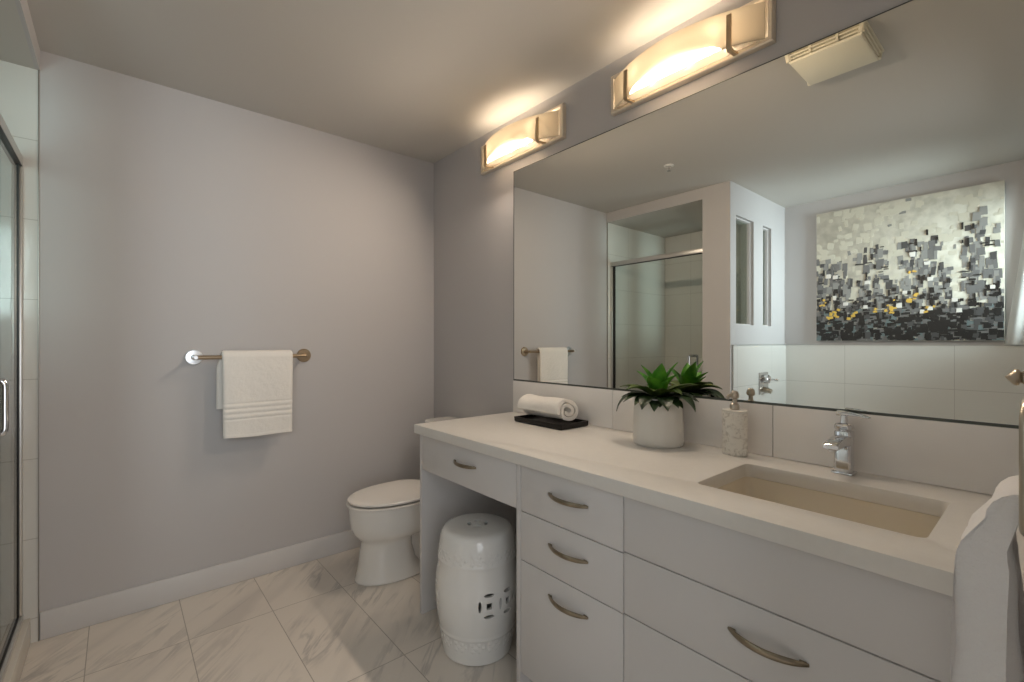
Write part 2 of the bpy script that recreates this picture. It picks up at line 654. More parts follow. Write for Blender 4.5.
# end wall with doorway (where the camera stands) and the window over the tub
bm = bm_new()
add_box(bm, -1.12, 0, YE - 0.12, YE, 0, H)
add_box(bm, XL - 0.06, -1.12, YE - 0.12, YE, 2.06, H)
add_box(bm, XA, -2.90, YE - 0.12, YE, 0, H)
add_box(bm, -2.17, XL - 0.06, YE - 0.12, YE, 0, H)
add_box(bm, -2.90, -2.17, YE - 0.12, YE, 0, 1.28)
add_box(bm, -2.90, -2.17, YE - 0.12, YE, 2.2, H)
struct('wall_front', bm, PAINT)
bm = bm_new()
for a in ((-2.90, -2.865, 1.28, 2.2), (-2.205, -2.17, 1.28, 2.2), (-2.865, -2.205, 1.28, 1.315), (-2.865, -2.205, 2.165, 2.2), (-2.545, -2.525, 1.315, 2.165)):
    add_box(bm, a[0], a[1], -2.83, -2.77, a[2], a[3], 0.003)
w = struct('window_1', bm, TRIM)
bm = bm_new()
add_box(bm, -2.865, -2.545, -2.903, -2.797, 1.315, 2.165)
add_box(bm, -2.525, -2.205, -2.903, -2.797, 1.315, 2.165)
obj('pane', bm, GLASS, w)

# tile skins
bm = bm_new(); add_box(bm, -2.87, -1.8775, -0.008, 0, 0, 2.352); struct('wall_shower_back', bm, TILE_X)
bm = bm_new(); add_box(bm, XA, -2.862, -1.03, -0.008, 0, 2.352); struct('wall_shower_far', bm, TILE_Y)
bm = bm_new()
for x0, x1, z0, z1 in ((-2.862, W3[0], 0, 2.352), (W3[1], W2[0], 0, 2.352),
                       (W3[0], W3[1], 0, WZ[0]), (W3[0], W3[1], WZ[1], 2.352),
                       (W2[0], W2[1], 0, WZ[0]), (W2[0], W2[1], WZ[1], 2.352)):
    add_box(bm, x0, x1, -1.03, -1.022, z0, z1)
struct('wall_shower_side', bm, TILE_X)
bm = bm_new(); add_box(bm, -1.8775, -1.8745, -0.010, 0, 0, 2.352); struct('trim_1', bm, mat('tile edge trim', (0.30, 0.28, 0.25), 0.35, 0.7))
# tub surround tile with a thin metal cap
bm = bm_new(); add_box(bm, XA, -2.936, YE, YS, 0.0, 1.208); struct('wall_tub_tile', bm, TUB_Y)
bm = bm_new(); add_box(bm, -2.936, -1.893, YS - 0.013, YS, 0.0, 1.208); struct('wall_tub_tile_side', bm, TUB_X)
bm = bm_new()
CAPM = mat('tile cap metal', (0.45, 0.46, 0.45), 0.35, 0.8)
add_box(bm, XA, -2.934, YE, YS, 1.208, 1.213)
add_box(bm, -2.934, -1.891, YS - 0.015, YS, 1.208, 1.213)
add_box(bm, -1.893, -1.891, YS - 0.014, YS, 0, 1.208)
struct('trim_2', bm, CAPM)

# shower curb and shower tray
bm = bm_new(); add_box(bm, -1.985, -1.898, -0.933, -0.009, 0, 0.105, 0.003); struct('trim_3', bm, mat('curb tile', (0.62, 0.585, 0.52), 0.25, var=0.03))
bm = bm_new(); add_box(bm, -2.862, -1.985, -1.022, -0.008, 0, 0.02); struct('floor_shower', bm, TUBM)


def baseboard(name, x0, x1, y0, y1, h=0.116):
    bm = bm_new()
    add_box(bm, x0, x1, y0, y1, 0, h, 0.004)
    struct(name, bm, TRIM)


baseboard('baseboard_back', XL, -0.012, -0.013, 0)
baseboard('baseboard_right', -0.013, 0, -0.845, -0.014)
baseboard('baseboard_left', XL, XL + 0.013, YS, -0.936)
baseboard('baseboard_front', -1.12, -0.62, YE, YE + 0.013)
# door casing round the doorway (outside face, behind the camera)
bm = bm_new()
add_box(bm, -1.12, -1.05, YE - 0.14, YE - 0.12, 0, 2.06, 0.004)
add_box(bm, XL - 0.13, XL - 0.06, YE - 0.14, YE - 0.12, 0, 2.06, 0.004)
add_box(bm, XL - 0.13, -1.05, YE - 0.14, YE - 0.12, 2.06, 2.13, 0.004)
struct('trim_4', bm, TRIM)

# ------------------------------------------------------------------ vanity: counter, backsplash, mirror
ZC, ZU = 0.858, 0.818
YC0, YC1 = -0.832, -2.748
SX0, SX1, SY0, SY1 = -0.462, -0.151, -2.567, -2.108     # sink opening


def rrect(x0, x1, y0, y1, r, z, n=6):
    pts = []
    for cx, cy, a0 in ((x1 - r, y1 - r, 0), (x0 + r, y1 - r, 90), (x0 + r, y0 + r, 180), (x1 - r, y0 + r, 270)):
        for i in range(n + 1):
            a = math.radians(a0 + 90 * i / n)
            pts.append((cx + r * math.cos(a), cy + r * math.sin(a), z))
    return pts


bm = bm_new()
outer = [(-0.60, YC1, 0), (-0.001, YC1, 0), (-0.001, YC0, 0), (-0.60, YC0, 0)]
inner = rrect(SX0, SX1, SY0, SY1, 0.018, 0)


def ring_slab(bm, outer, inner, zb, zt, bev):
    rings = []
    for z in (zb, zt):
        vo = [bm.verts.new((p[0], p[1], z)) for p in outer]
        vi = [bm.verts.new((p[0], p[1], z)) for p in inner]
        es = []
        for L in (vo, vi):
            for i in range(len(L)):
                es.append(bm.edges.new((L[i], L[(i + 1) % len(L)])))
        bmesh.ops.triangle_fill(bm, edges=es, use_beauty=True)
        rings.append((vo, vi))
    (a, c), (b_, d) = rings
    for L0, L1 in ((a, b_), (c, d)):
        for i in range(len(L0)):
            j = (i + 1) % len(L0)
            bm.faces.new((L0[i], L0[j], L1[j], L1[i]))
    bmesh.ops.recalc_face_normals(bm, faces=bm.faces[:])
    es = [e for e in bm.edges if len(e.link_faces) == 2 and e.calc_face_angle(0) > 0.9 and abs(e.verts[0].co.z - e.verts[1].co.z) < 1e-5]
    bmesh.ops.bevel(bm, geom=es, offset=bev, segments=2, affect='EDGES', profile=0.5)


ring_slab(bm, outer, inner, ZU, ZC, 0.0025)
tag(obj('countertop', bm, COUNTER, origin=(-0.3, -1.8, ZU)), 'long white quartz countertop with sink opening on the vanity cabinets', 'countertop')

bm = bm_new()
for y0, y1 in ((-0.836, -1.4925), (-1.4945, -2.1305), (-2.1325, -2.748)):
    add_box(bm, -0.011, -0.0015, y1, y0, ZC + 0.001, 1.026, 0.001)
add_box(bm, -0.006, -0.0012, -2.748, -0.837, ZC + 0.001, 1.0255, mi=1)
tag(obj('backsplash', bm, [BSTILE, GROUT], origin=(0, -1.8, ZC)), 'low row of white tile between the countertop and the big mirror', 'backsplash')

t_ = thing('wall_mirror', 'wide frameless wall mirror above the tile backsplash', 'mirror', (0, -1.8, 1.03))
bm = bm_new(); add_box(bm, -0.007, -0.001, -2.748, -0.840, 1.031, 2.146)
for f in bm.faces:
    f.normal_update()
    f.material_index = 0 if f.normal.x < -0.9 else 1
obj('mirror_glass', bm, [MIRROR, EDGE], t_)
bm = bm_new()
add_box(bm, -0.0095, -0.001, -2.748, -0.838, 1.0265, 1.0305)
add_box(bm, -0.0095, -0.0075, -2.748, -0.838, 1.0305, 1.034)
add_box(bm, -0.0085, -0.001, -0.8395, -0.8375, 1.031, 2.147)
add_box(bm, -0.0085, -0.001, -2.748, -0.8395, 2.1465, 2.1485)
obj('edge_channel', bm, EDGE, t_)

# ------------------------------------------------------------------ cabinets


def bow_pull(bm, x, yc, z, L=0.165, bulge=0.026, h=0.0075):
    n = 22
    rings = []
    for i in range(n + 1):
        s = -1 + 2 * i / n
        y = yc - s * L / 2
        xo = x - bulge * (1 - s * s) - 0.0008
        k = (1 - abs(s) ** 4)
        hh = h * (0.45 + 0.55 * k)
        tt = 0.0042 * (0.5 + 0.5 * k)
        ring = []
        # normal direction of the bow in plan
        nx, ny = -1.0, -2 * bulge * s / (L / 2) * 1.0
        l = math.hypot(nx, ny); nx, ny = nx / l, ny / l
        for j in range(12):
            a = 2 * PI * j / 12
            o_ = tt * math.cos(a)
            ring.append((xo + nx * o_, y + ny * o_, z + hh * math.sin(a)))
        rings.append(ring)
    add_loft(bm, rings)
    for s in (-1, 1):
        add_box(bm, x - 0.005, x, yc + s * (L / 2 - 0.010) - 0.007, yc + s * (L / 2 - 0.010) + 0.007, z - 0.005, z + 0.005, 0.002)


XF = -0.58            # face of the fronts


def front(name, par, y0, y1, z0, z1, label=None, pull=None):
    bm = bm_new()
    add_box(bm, XF, XF + 0.018, y1, y0, z0, z1, 0.0015)
    o = obj(name, bm, CAB, par)
    if pull:
        bm = bm_new()
        bow_pull(bm, XF, pull[0], pull[1], *pull[2:])
        obj('handle', bm, PULL, o)
    return o


# desk unit with the knee space
c1 = thing('vanity_desk', 'white open desk section with one shallow drawer above the knee space', 'desk', (-0.3, -1.19, 0))
bm = bm_new(); add_box(bm, XF, -0.012, -0.868, -0.848, 0, ZU, 0.001)
obj('side_panel', bm, CAB, c1)
bm = bm_new(); add_box(bm, XF + 0.02, -0.03, -1.519, -0.868, 0.665, 0.68)
add_box(bm, -0.03, -0.012, -1.519, -0.868, 0.665, ZU)
obj('drawer_box', bm, CAB, c1)
front('drawer', c1, -0.8695, -1.5175, 0.657, ZU - 0.004, pull=(-1.207, 0.748, 0.155, 0.026))

# three-drawer unit
c2 = thing('drawer_cabinet', 'white cabinet of three stacked drawers beside the ceramic stool', 'cabinet', (-0.3, -1.74, 0))
bm = bm_new()
add_box(bm, XF, -0.012, -1.540, -1.5195, 0, ZU, 0.001)
obj('side_panel', bm, CAB, c2)
bm = bm_new()
add_box(bm, XF + 0.02, -0.012, -1.9635, -1.5405, 0.1, ZU)
obj('carcass', bm, CAB, c2)
bm = bm_new(); add_box(bm, XF + 0.05, XF + 0.065, -1.9635, -1.5405, 0, 0.099); obj('toe_kick', bm, KICK, c2)
YB0, YB1 = -1.5425, -1.9625
front('drawer', c2, YB0, YB1, 0.6575, ZU - 0.004, pull=(-1.758, 0.748))
front('drawer', c2, YB0, YB1, 0.4915, 0.6545, pull=(-1.758, 0.586))
front('drawer', c2, YB0, YB1, 0.105, 0.4885, pull=(-1.758, 0.424))

# sink unit
c3 = thing('sink_cabinet', 'wide white cabinet with deep drawers under the sink', 'cabinet', (-0.3, -2.35, 0))
bm = bm_new()
add_box(bm, XF + 0.02, -0.012, -2.748, -1.965, 0.1, 0.60)
add_box(bm, XF + 0.02, XF + 0.035, -2.748, -1.965, 0.60, ZU)
add_box(bm, XF + 0.035, -0.012, -1.98, -1.965, 0.60, ZU)
add_box(bm, XF + 0.035, -0.012, -2.748, -2.733, 0.60, ZU)
obj('carcass', bm, CAB, c3)
bm = bm_new(); add_box(bm, XF + 0.05, XF + 0.065, -2.748, -1.965, 0, 0.099); obj('toe_kick', bm, KICK, c3)
YK0, YK1 = -1.9655, -2.745
front('false_front', c3, YK0, YK1, 0.6625, ZU - 0.004)
front('drawer', c3, YK0, YK1, 0.4945, 0.6595, pull=(-2.328, 0.587, 0.160, 0.028, 0.008))
front('drawer', c3, YK0, YK1, 0.105, 0.4915)

# sink basin, undermounted
bm = bm_new()
g_ = 0.004
rings = [rrect(SX0 - 0.02, SX1 + 0.02, SY0 - 0.02, SY1 + 0.02, 0.03, ZU - 0.001),
         rrect(SX0 - g_, SX1 + g_, SY0 - g_, SY1 + g_, 0.02, ZU - 0.001),
         rrect(SX0 - g_, SX1 + g_, SY0 - g_, SY1 + g_, 0.02, ZU - 0.004),
         rrect(SX0 + 0.004, SX1 - 0.002, SY0 + 0.004, SY1 - 0.004, 0.03, ZU - 0.06),
         rrect(SX0 + 0.012, SX1 - 0.008, SY0 + 0.012, SY1 - 0.012, 0.045, ZU - 0.115),
         rrect(SX0 + 0.045, SX1 - 0.04, SY0 + 0.045, SY1 - 0.045, 0.05, ZU - 0.136),
         rrect(-0.33, -0.28, -2.365, -2.31, 0.02, ZU - 0.14)]
add_loft(bm, rings, cap=False)
bm.faces.new(bm.verts[-len(rings[0]):])
bo = [rrect(SX0 - 0.02, SX1 + 0.02, SY0 - 0.02, SY1 + 0.02, 0.03, ZU - 0.001), rrect(SX0 - 0.02, SX1 + 0.02, SY0 - 0.02, SY1 + 0.02, 0.03, ZU - 0.016),
      rrect(SX0 - 0.008, SX1 + 0.008, SY0 - 0.008, SY1 + 0.008, 0.04, ZU - 0.10), rrect(SX0 + 0.03, SX1 - 0.03, SY0 + 0.03, SY1 - 0.03, 0.05, ZU - 0.152)]
add_loft(bm, bo, cap=False)
bm.verts.ensure_lookup_table()
bm.faces.new(bm.verts[-len(rings[0]):])
bmesh.ops.remove_doubles(bm, verts=bm.verts[:], dist=1e-5)
sk = thing('sink_basin', 'rectangular off-white undermount sink basin set into the countertop', 'sink', (-0.306, -2.337, ZU - 0.152))
obj('basin', bm, BASIN, sk)
bm = bm_new(); add_lathe(bm, [(0.024, ZU - 0.1395), (0.024, ZU - 0.137), (0.019, ZU - 0.1355), (0.017, ZU - 0.137)], -0.305, -2.337, 28)
obj('drain', bm, CHROME, sk)

# ------------------------------------------------------------------ faucet
fx, fy = -0.050, -2.335
fa = thing('sink_faucet', 'chrome single-lever faucet with flat spout on the counter behind the sink', 'faucet', (fx, fy, ZC))
bm = bm_new(); add_box(bm, fx - 0.027, fx + 0.026, fy - 0.026, fy + 0.026, ZC, ZC + 0.006, 0.003); obj('base_plate', bm, CHROME, fa)
bm = bm_new()
add_loft(bm, [rrect(fx - r_, fx + r_, fy - r_, fy + r_, q, z, 5) for r_, q, z in ((0.021, 0.009, ZC + 0.006), (0.021, 0.009, ZC + 0.118), (0.0195, 0.009, ZC + 0.121), (0.012, 0.008, ZC + 0.121), (0.012, 0.008, ZC + 0.125))])
obj('body', bm, CHROME, fa)
bm = bm_new()
rings = []
for s, hz, zz in ((0.0, 0.016, ZC + 0.094), (0.35, 0.013, ZC + 0.097), (0.75, 0.011, ZC + 0.095), (0.95, 0.009, ZC + 0.092), (1.0, 0.005, ZC + 0.091)):
    x = fx - 0.018 - 0.105 * s
    wd = 0.020 - 0.002 * s
    rings.append([(x, fy + wd * math.copysign(abs(math.cos(a)) ** .4, math.cos(a)), zz + hz * math.copysign(abs(math.sin(a)) ** .4, math.sin(a))) for a in [2 * PI * i / 24 for i in range(24)]])
add_loft(bm, rings)
add_lathe(bm, [(0.010, ZC + 0.078), (0.010, ZC + 0.086)], fx - 0.108, fy, 18)
obj('spout', bm, CHROME, fa)
bm = bm_new()
add_loft(bm, [rrect(fx - r_, fx + r_, fy - r_, fy + r_, r_ * .45, z, 5) for r_, z in ((0.019, ZC + 0.125), (0.021, ZC + 0.128), (0.021, ZC + 0.137), (0.018, ZC + 0.141), (0.0085, ZC + 0.143), (0.0075, ZC + 0.165), (0.012, ZC + 0.168))])
obj('lever_cap', bm, CHROME, fa)
bm = bm_new()
rings = []
for s in [i / 10 for i in range(11)]:
    y = fy + 0.016 - 0.076 * s
    z = ZC + 0.170 + 0.002 * s - 0.009 * s * s
    wd = 0.016 - 0.004 * s if s < 0.98 else 0.009
    th = 0.0070 - 0.005 * s
    rings.append([(fx + 0.002 + wd * math.copysign(abs(math.cos(a)) ** .5, math.cos(a)), y, z + th * math.copysign(abs(math.sin(a)) ** .5, math.sin(a))) for a in [2 * PI * i / 20 for i in range(20)]])
add_loft(bm, rings)
obj('lever', bm, CHROME, fa)

# ------------------------------------------------------------------ soap dispenser
sx_, sy_ = -0.070, -2.036
so = thing('soap_dispenser', 'marbled cream soap dispenser with metal pump on the counter by the faucet', 'soap dispenser', (sx_, sy_, ZC))


def oval(cx, cy, a, b_, z, n=36):
    return [(cx + a * math.cos(2 * PI * i / n), cy + b_ * math.sin(2 * PI * i / n), z) for i in range(n)]


bm = bm_new()
add_loft(bm, [oval(sx_, sy_, 0.0275 * k, 0.041 * k, z) for k, z in ((0.90, ZC), (0.99, ZC + 0.004), (1.0, ZC + 0.012), (0.985, ZC + 0.08), (1.0, ZC + 0.138), (0.99, ZC + 0.141))])
obj('bottle', bm, MARBLED, so)
bm = bm_new()
add_loft(bm, [oval(sx_, sy_, 0.0272 * k, 0.0405 * k, z) for k, z in ((0.98, ZC + 0.1412), (1.0, ZC + 0.143), (0.99, ZC + 0.148), (0.90, ZC + 0.150))])
obj('top_plate', bm, POTM, so)
bm = bm_new()
add_lathe(bm, [(0.0135, ZC + 0.150), (0.0145, ZC + 0.153), (0.0145, ZC + 0.164), (0.012, ZC + 0.168), (0.008, ZC + 0.172), (0.007, ZC + 0.186), (0.013, ZC + 0.189), (0.014, ZC + 0.197), (0.012, ZC + 0.206), (0.007, ZC + 0.212)], sx_, sy_, 24)
add_tube(bm, catmull([(sx_, sy_, ZC + 0.198), (sx_ - 0.018, sy_ + 0.004, ZC + 0.199), (sx_ - 0.031, sy_ + 0.007, ZC + 0.195), (sx_ - 0.034, sy_ + 0.008, ZC + 0.186)], 5), 0.005, 10)
obj('pump', bm, PUMPM, so)

# ------------------------------------------------------------------ potted plant
px, py = -0.113, -1.777
pl = thing('potted_plant', 'bushy green rosette plant in a fluted white pot on the counter', 'plant', (px, py, ZC))
bm = bm_new()
NF = 72


def flute(r, z, amp=1.0):
    pts = []
    for i in range(NF):
        a = 2 * PI * i / NF
        rr = r * (1 - 0.016 * amp * (0.5 + 0.5 * math.cos(12 * a)))
        pts.append((px + rr * math.cos(a), py + rr * math.sin(a), z))
    return pts


PH = 0.172
rings = [flute(0.084, ZC, 0.2), flute(0.0895, ZC + 0.004), flute(0.0915, ZC + 0.014), flute(0.0905, ZC + 0.05), flute(0.088, ZC + 0.10), flute(0.0855, ZC + PH - 0.004), flute(0.085, ZC + PH, 0.4),
         flute(0.079, ZC + PH, 0.1), flute(0.0735, ZC + PH - 0.004, 0.05), flute(0.073, ZC + 0.12, 0)]
add_loft(bm, rings)
obj('pot', bm, POTM, pl, smooth=50)
bm = bm_new(); add_lathe(bm, [(0.0725, ZC + 0.1205), (0.0725, ZC + 0.150), (0.04, ZC + 0.155), (0.001, ZC + 0.156)], px, py, 30)
obj('soil', bm, SOIL, pl)


def leaf(bm, az, L, W, p0, p1, z0, mi, fold=0.35, r0=0.006, twist=0.0):
    """A lance-shaped leaf starting near the centre; pitch goes from p0 to p1 (degrees above horizontal)."""
    n = 14
    az = math.radians(az)
    d = Vector((math.cos(az), math.sin(az), 0))
    s = Vector((-math.sin(az), math.cos(az), 0))
    p = Vector((px, py, z0)) + d * r0
    rows = []
    for i in range(n + 1):
        k = i / n
        pitch = math.radians(p0 + (p1 - p0) * k)
        wdt = W * (0.34 + 0.66 * math.sin(PI * min(1, (k * 0.9 + 0.12)) ** 0.9)) if k < 0.55 else W * (1 - ((k - 0.55) / 0.45) ** 1.5) * 1.0
        wdt = max(wdt, 0.0004)
        nrm = Vector((-math.sin(pitch) * d.x, -math.sin(pitch) * d.y, math.cos(pitch)))
        s2 = (s * math.cos(twist * k) + nrm * math.sin(twist * k))
        e = fold * wdt
        th = 0.0012
        rows.append([p - s2 * wdt + nrm * e, p - s2 * wdt * .5 + nrm * e * .38, p.copy(), p + s2 * wdt * .5 + nrm * e * .38, p + s2 * wdt + nrm * e,
                     p + s2 * wdt * .5 + nrm * (e * .38 - th), p - nrm * th * 1.6, p - s2 * wdt * .5 + nrm * (e * .38 - th)])
        p = p + (d * math.cos(pitch) + Vector((0, 0, math.sin(pitch)))) * (L / n)
    add_loft(bm, rows, mi=mi)


random.seed(5)
bm = bm_new()
zb = ZC + 0.160
for az, L, W, p0, p1 in ((150, 0.145, 0.026, 80, 48), (225, 0.150, 0.028, 80, 56), (305, 0.155, 0.026, 80, 50), (45, 0.120, 0.024, 78, 50), (190, 0.125, 0.028, 68, 30),
                         (265, 0.125, 0.027, 70, 34), (95, 0.135, 0.024, 70, 32), (350, 0.11, 0.022, 66, 38), (240, 0.10, 0.024, 64, 40)):
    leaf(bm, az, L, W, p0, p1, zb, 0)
for az, L, W, p0, p1 in ((112, 0.150, 0.027, 46, -14), (160, 0.150, 0.028, 52, -20), (292, 0.150, 0.027, 48, 0), (330, 0.12, 0.024, 50, 0), (60, 0.10, 0.02, 50, 10), (250, 0.135, 0.028, 50, -24), (205, 0.13, 0.027, 52, -14)):
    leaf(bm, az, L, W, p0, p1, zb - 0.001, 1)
for az, L, W, p0, p1 in ((128, 0.185, 0.030, 42, -84), (188, 0.145, 0.031, 38, -62), (266, 0.175, 0.031, 44, -70), (226, 0.145, 0.031, 36, -60), (206, 0.135, 0.028, 34, -64), (284, 0.150, 0.026, 40, -40), (312, 0.14, 0.026, 36, -40),
                         (298, 0.13, 0.030, 36, -22), (150, 0.14, 0.03, 34, -40), (342, 0.105, 0.024, 36, -30), (244, 0.13, 0.03, 30, -44), (106, 0.14, 0.026, 32, -30), (60, 0.09, 0.022, 36, -20), (172, 0.125, 0.03, 28, -40), (215, 0.115, 0.03, 18, -30), (255, 0.12, 0.03, 18, -34)):
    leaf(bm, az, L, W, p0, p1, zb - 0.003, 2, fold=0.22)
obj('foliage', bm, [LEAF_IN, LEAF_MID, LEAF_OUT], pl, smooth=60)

# ------------------------------------------------------------------ tray and rolled towel
tx0, tx1, ty0, ty1 = -0.206, -0.030, -1.378, -1.070
bm = bm_new()
rings = [rrect(tx0 + 0.006, tx1 - 0.006, ty0 + 0.006, ty1 - 0.006, 0.004, ZC, 3), rrect(tx0 + 0.001, tx1 - 0.001, ty0 + 0.001, ty1 - 0.001, 0.004, ZC + 0.004, 3), rrect(tx0, tx1, ty0, ty1, 0.004, ZC + 0.024, 3),
         rrect(tx0 + 0.006, tx1 - 0.006, ty0 + 0.006, ty1 - 0.006, 0.003, ZC + 0.024, 3), rrect(tx0 + 0.007, tx1 - 0.007, ty0 + 0.007, ty1 - 0.007, 0.003, ZC + 0.009, 3)]
add_loft(bm, rings)
tag(obj('serving_tray', bm, TRAYM, origin=((tx0 + tx1) / 2, (ty0 + ty1) / 2, ZC)), 'rectangular black tray under the rolled white towel on the counter', 'tray')

# rolled towel: a spiral ribbon swept along Y
bm = bm_new()
cx_, cz_ = -0.120, ZC + 0.0095 + 0.060
ctr = []
turns = 2.05
N = 120
for i in range(N + 1):
    k = i / N
    a = -2 * PI * turns * (1 - k) + math.radians(215)
    r_ = 0.010 + 0.0405 * k
    ctr.append(Vector((r_ * 1.34 * math.cos(a), r_ * 1.02 * math.sin(a))))
# outer flap lies over the front and tucks under
th = 0.0085
outl = []
for side in (1, -1):
    seq = range(N + 1) if side == 1 else range(N, -1, -1)
    for i in seq:
        d = (ctr[min(i + 1, N)] - ctr[max(i - 1, 0)]).normalized()
        nn = Vector((-d.y, d.x))
        outl.append(ctr[i] + nn * th * side * (1 if 0 < i < N else 0.5))
tilt = math.radians(-20)
ys = [-1.080, -1.084, -1.092, -1.13, -1.17, -1.21, -1.25, -1.29, -1.328, -1.336, -1.340]
rings = []
for q, y in enumerate(ys):
    sc = 1.0
    if q in (0, len(ys) - 1): sc = 0.985
    ring = []
    for p in outl:
        x = p.x * sc; z = p.y * sc
        w_ = noise.noise(Vector((x * 14, y * 9, z * 14))) * 0.009
        rr = math.hypot(x, z) + 1e-6
        x += w_ * x / rr; z += w_ * z / rr
        x2 = x * math.cos(tilt) - z * math.sin(tilt)
        z2 = x * math.sin(tilt) + z * math.cos(tilt)
        zz = cz_ + z2
        zz = max(zz, ZC + 0.0098 + 0.0015 * abs(noise.noise(Vector((x * 40, y * 40, 0)))))
        ring.append((cx_ + x2, y + 0.004 * noise.noise(Vector((x * 30, z * 30, q))), zz))
    rings.append(ring)
add_loft(bm, rings)
tag(obj('rolled_towel', bm, TERRY, origin=(cx_, -1.21, ZC + 0.01), smooth=70), 'white hand towel rolled up on the black tray', 'towel')

# ------------------------------------------------------------------ towel bar and bath towel on the back wall
ZB = 1.158
tb = thing('towel_bar', 'metal towel bar with round end plates on the back wall', 'towel bar', (-1.10, 0, ZB))
for x, m_ in ((-1.345, SATIN), (-0.836, BRONZE)):
    bm = bm_new()
    add_axis_lathe(bm, [(0.037, 0), (0.037, 0.007), (0.034, 0.010), (0.013, 0.0115), (0.009, 0.018), (0.0085, 0.055), (0.0105, 0.06), (0.0105, 0.078), (0.008, 0.081)], (x, -0.0005, ZB), (0, -1, 0), 32)
    obj('bracket', bm, m_, tb)['label'] = 'bright chrome bracket' if m_ is SATIN else 'warm nickel bracket'
bm = bm_new(); add_tube(bm, [(-1.342, -0.07, ZB), (-0.839, -0.07, ZB)], 0.0100, 16); obj('bar', bm, BRONZE, tb)


def drape(bm, x0, x1, yb, zb, front_len, back_len, th, seed=0, bands=(), nx=36, flare=0.0, shift=0.0, dirn=-1):
    """Towel folded over a bar running along X at (yb, zb). The front hangs on the side 'dirn' of the bar."""
    r = 0.0190
    path = []          # (y offset, z, u) from front hem over the bar to the back hem
    nf = 110
    for i in range(nf):
        k = i / nf
        path.append((-(r + 0.002 + 0.004 * (1 - k)), -front_len * (1 - k), 'f'))
    for i in range(9):
        a = PI - PI * i / 8
        path.append((r * math.cos(a), r * math.sin(a), 't'))
    nb = 24
    for i in range(1, nb + 1):
        k = i / nb
        path.append((r + 0.003 * k, -back_len * k, 'b'))
    top, bot = [], []
    for j in range(nx + 1):
        s = j / nx
        ra, rb = [], []
        for i, (oy, oz, tag_) in enumerate(path):
            i0, i1 = max(i - 1, 0), min(i + 1, len(path) - 1)
            d = Vector((path[i1][0] - path[i0][0], path[i1][1] - path[i0][1])).normalized()
            nn = Vector((-d.y, d.x))
            x = x0 + (x1 - x0) * s
            drop = -oz
            if tag_ == 'f':
                x += flare * (s - 0.5) * drop
            if tag_ == 'b':
                x += shift * min(1, drop / 0.05)
            wv = noise.noise(Vector((x * 9, drop * 5, seed))) * 0.004 * min(1, drop / 0.1)
            wv += 0.003 * math.sin(x * 38 + seed + drop * 3) * min(1, drop / 0.2) * 0.5
            if tag_ == 'b':
                wv = -abs(wv) * 0.4
            if tag_ == 'b' and drop > 0.25: wv *= .3
            t2 = th
            if tag_ == 'f':
                for zc_, hw_, am in bands:
                    dz = abs(drop - zc_)
                    if dz < hw_:
                        t2 += am * math.cos(PI / 2 * dz / hw_)
                if drop > front_len - 0.012:
                    t2 *= 1.25
            edge = min(s, 1 - s) * (x1 - x0)
            rnd = min(1, (edge / 0.006 + 0.35))
            zz = zb + oz + (0.006 * noise.noise(Vector((x * 6, 0, seed + 3))) if tag_ == 'f' and drop > front_len - 0.02 else 0)
            ra.append((x, yb - dirn * (oy + 0) * 1 - dirn * wv * (1 if tag_ != 't' else 0) if False else yb + (-dirn) * (oy + (nn.x * t2 * rnd * 0.5) - wv), zz + nn.y * t2 * rnd * 0.5))
            rb.append((x, yb + (-dirn) * (oy - nn.x * th * rnd * 0.5 - wv), zz - nn.y * th * rnd * 0.5))
        top.append(ra); bot.append(rb)
    rings = [a + list(reversed(b_)) for a, b_ in zip(top, bot)]
    add_loft(bm, rings)


bm = bm_new()
drape(bm, -1.240, -0.918, -0.07, ZB + 0.006, 0.405, 0.262, 0.015, 2.0, bands=((0.237, 0.005, -0.006), (0.250, 0.007, 0.004), (0.263, 0.005, -0.006), (0.276, 0.007, 0.004), (0.289, 0.005, -0.006), (0.302, 0.007, 0.004), (0.315, 0.005, -0.007)), flare=-0.02, shift=-0.018)
tag(obj('bath_towel', bm, TERRY, origin=(-1.07, -0.07, 0.76), smooth=70), 'white towel with woven bands hanging over the bar on the back wall', 'towel')

# ------------------------------------------------------------------ toilet
tyc = -0.41
to = thing('toilet', 'white ceramic toilet with closed lid by the back wall and desk panel', 'toilet', (-0.35, tyc, 0))


def egg(xt, xb, hw, z, n=56, yc=tyc, blunt=0.6, mid=0.56):
    L = xb - xt
    xm = xt + L * mid
    pts = []
    for i in range(n):
        a = 2 * PI * i / n
        c, s = math.cos(a), math.sin(a)
        x = xm + ((xm - xt) * c if c < 0 else (xb - xm) * abs(c) ** blunt)
        pts.append((x, yc + hw * math.copysign(abs(s) ** 0.95, s), z))
    return pts


bm = bm_new()
prof = [(-0.698, -0.32, 0.124, 0.0), (-0.703, -0.315, 0.128, 0.004), (-0.702, -0.316, 0.127, 0.012), (-0.694, -0.34, 0.121, 0.03), (-0.684, -0.385, 0.113, 0.08), (-0.674, -0.405, 0.107, 0.15), (-0.668, -0.405, 0.105, 0.192),
        (-0.672, -0.39, 0.109, 0.208), (-0.694, -0.31, 0.136, 0.226), (-0.711, -0.22, 0.156, 0.25), (-0.723, -0.15, 0.168, 0.285), (-0.729, -0.10, 0.174, 0.33), (-0.731, -0.085, 0.177, 0.381), (-0.730, -0.085, 0.177, 0.388), (-0.723, -0.09, 0.170, 0.391)]
add_loft(bm, [egg(*p_) for p_ in prof])
add_loft(bm, [rrect(-0.42, -0.13, tyc - w_, tyc + w_, 0.03, z, 5) for w_, z in ((0.085, 0.0), (0.08, 0.02), (0.062, 0.10), (0.062, 0.20), (0.10, 0.27))])
obj('bowl', bm, CERAMIC, to, smooth=60)
bm = bm_new()
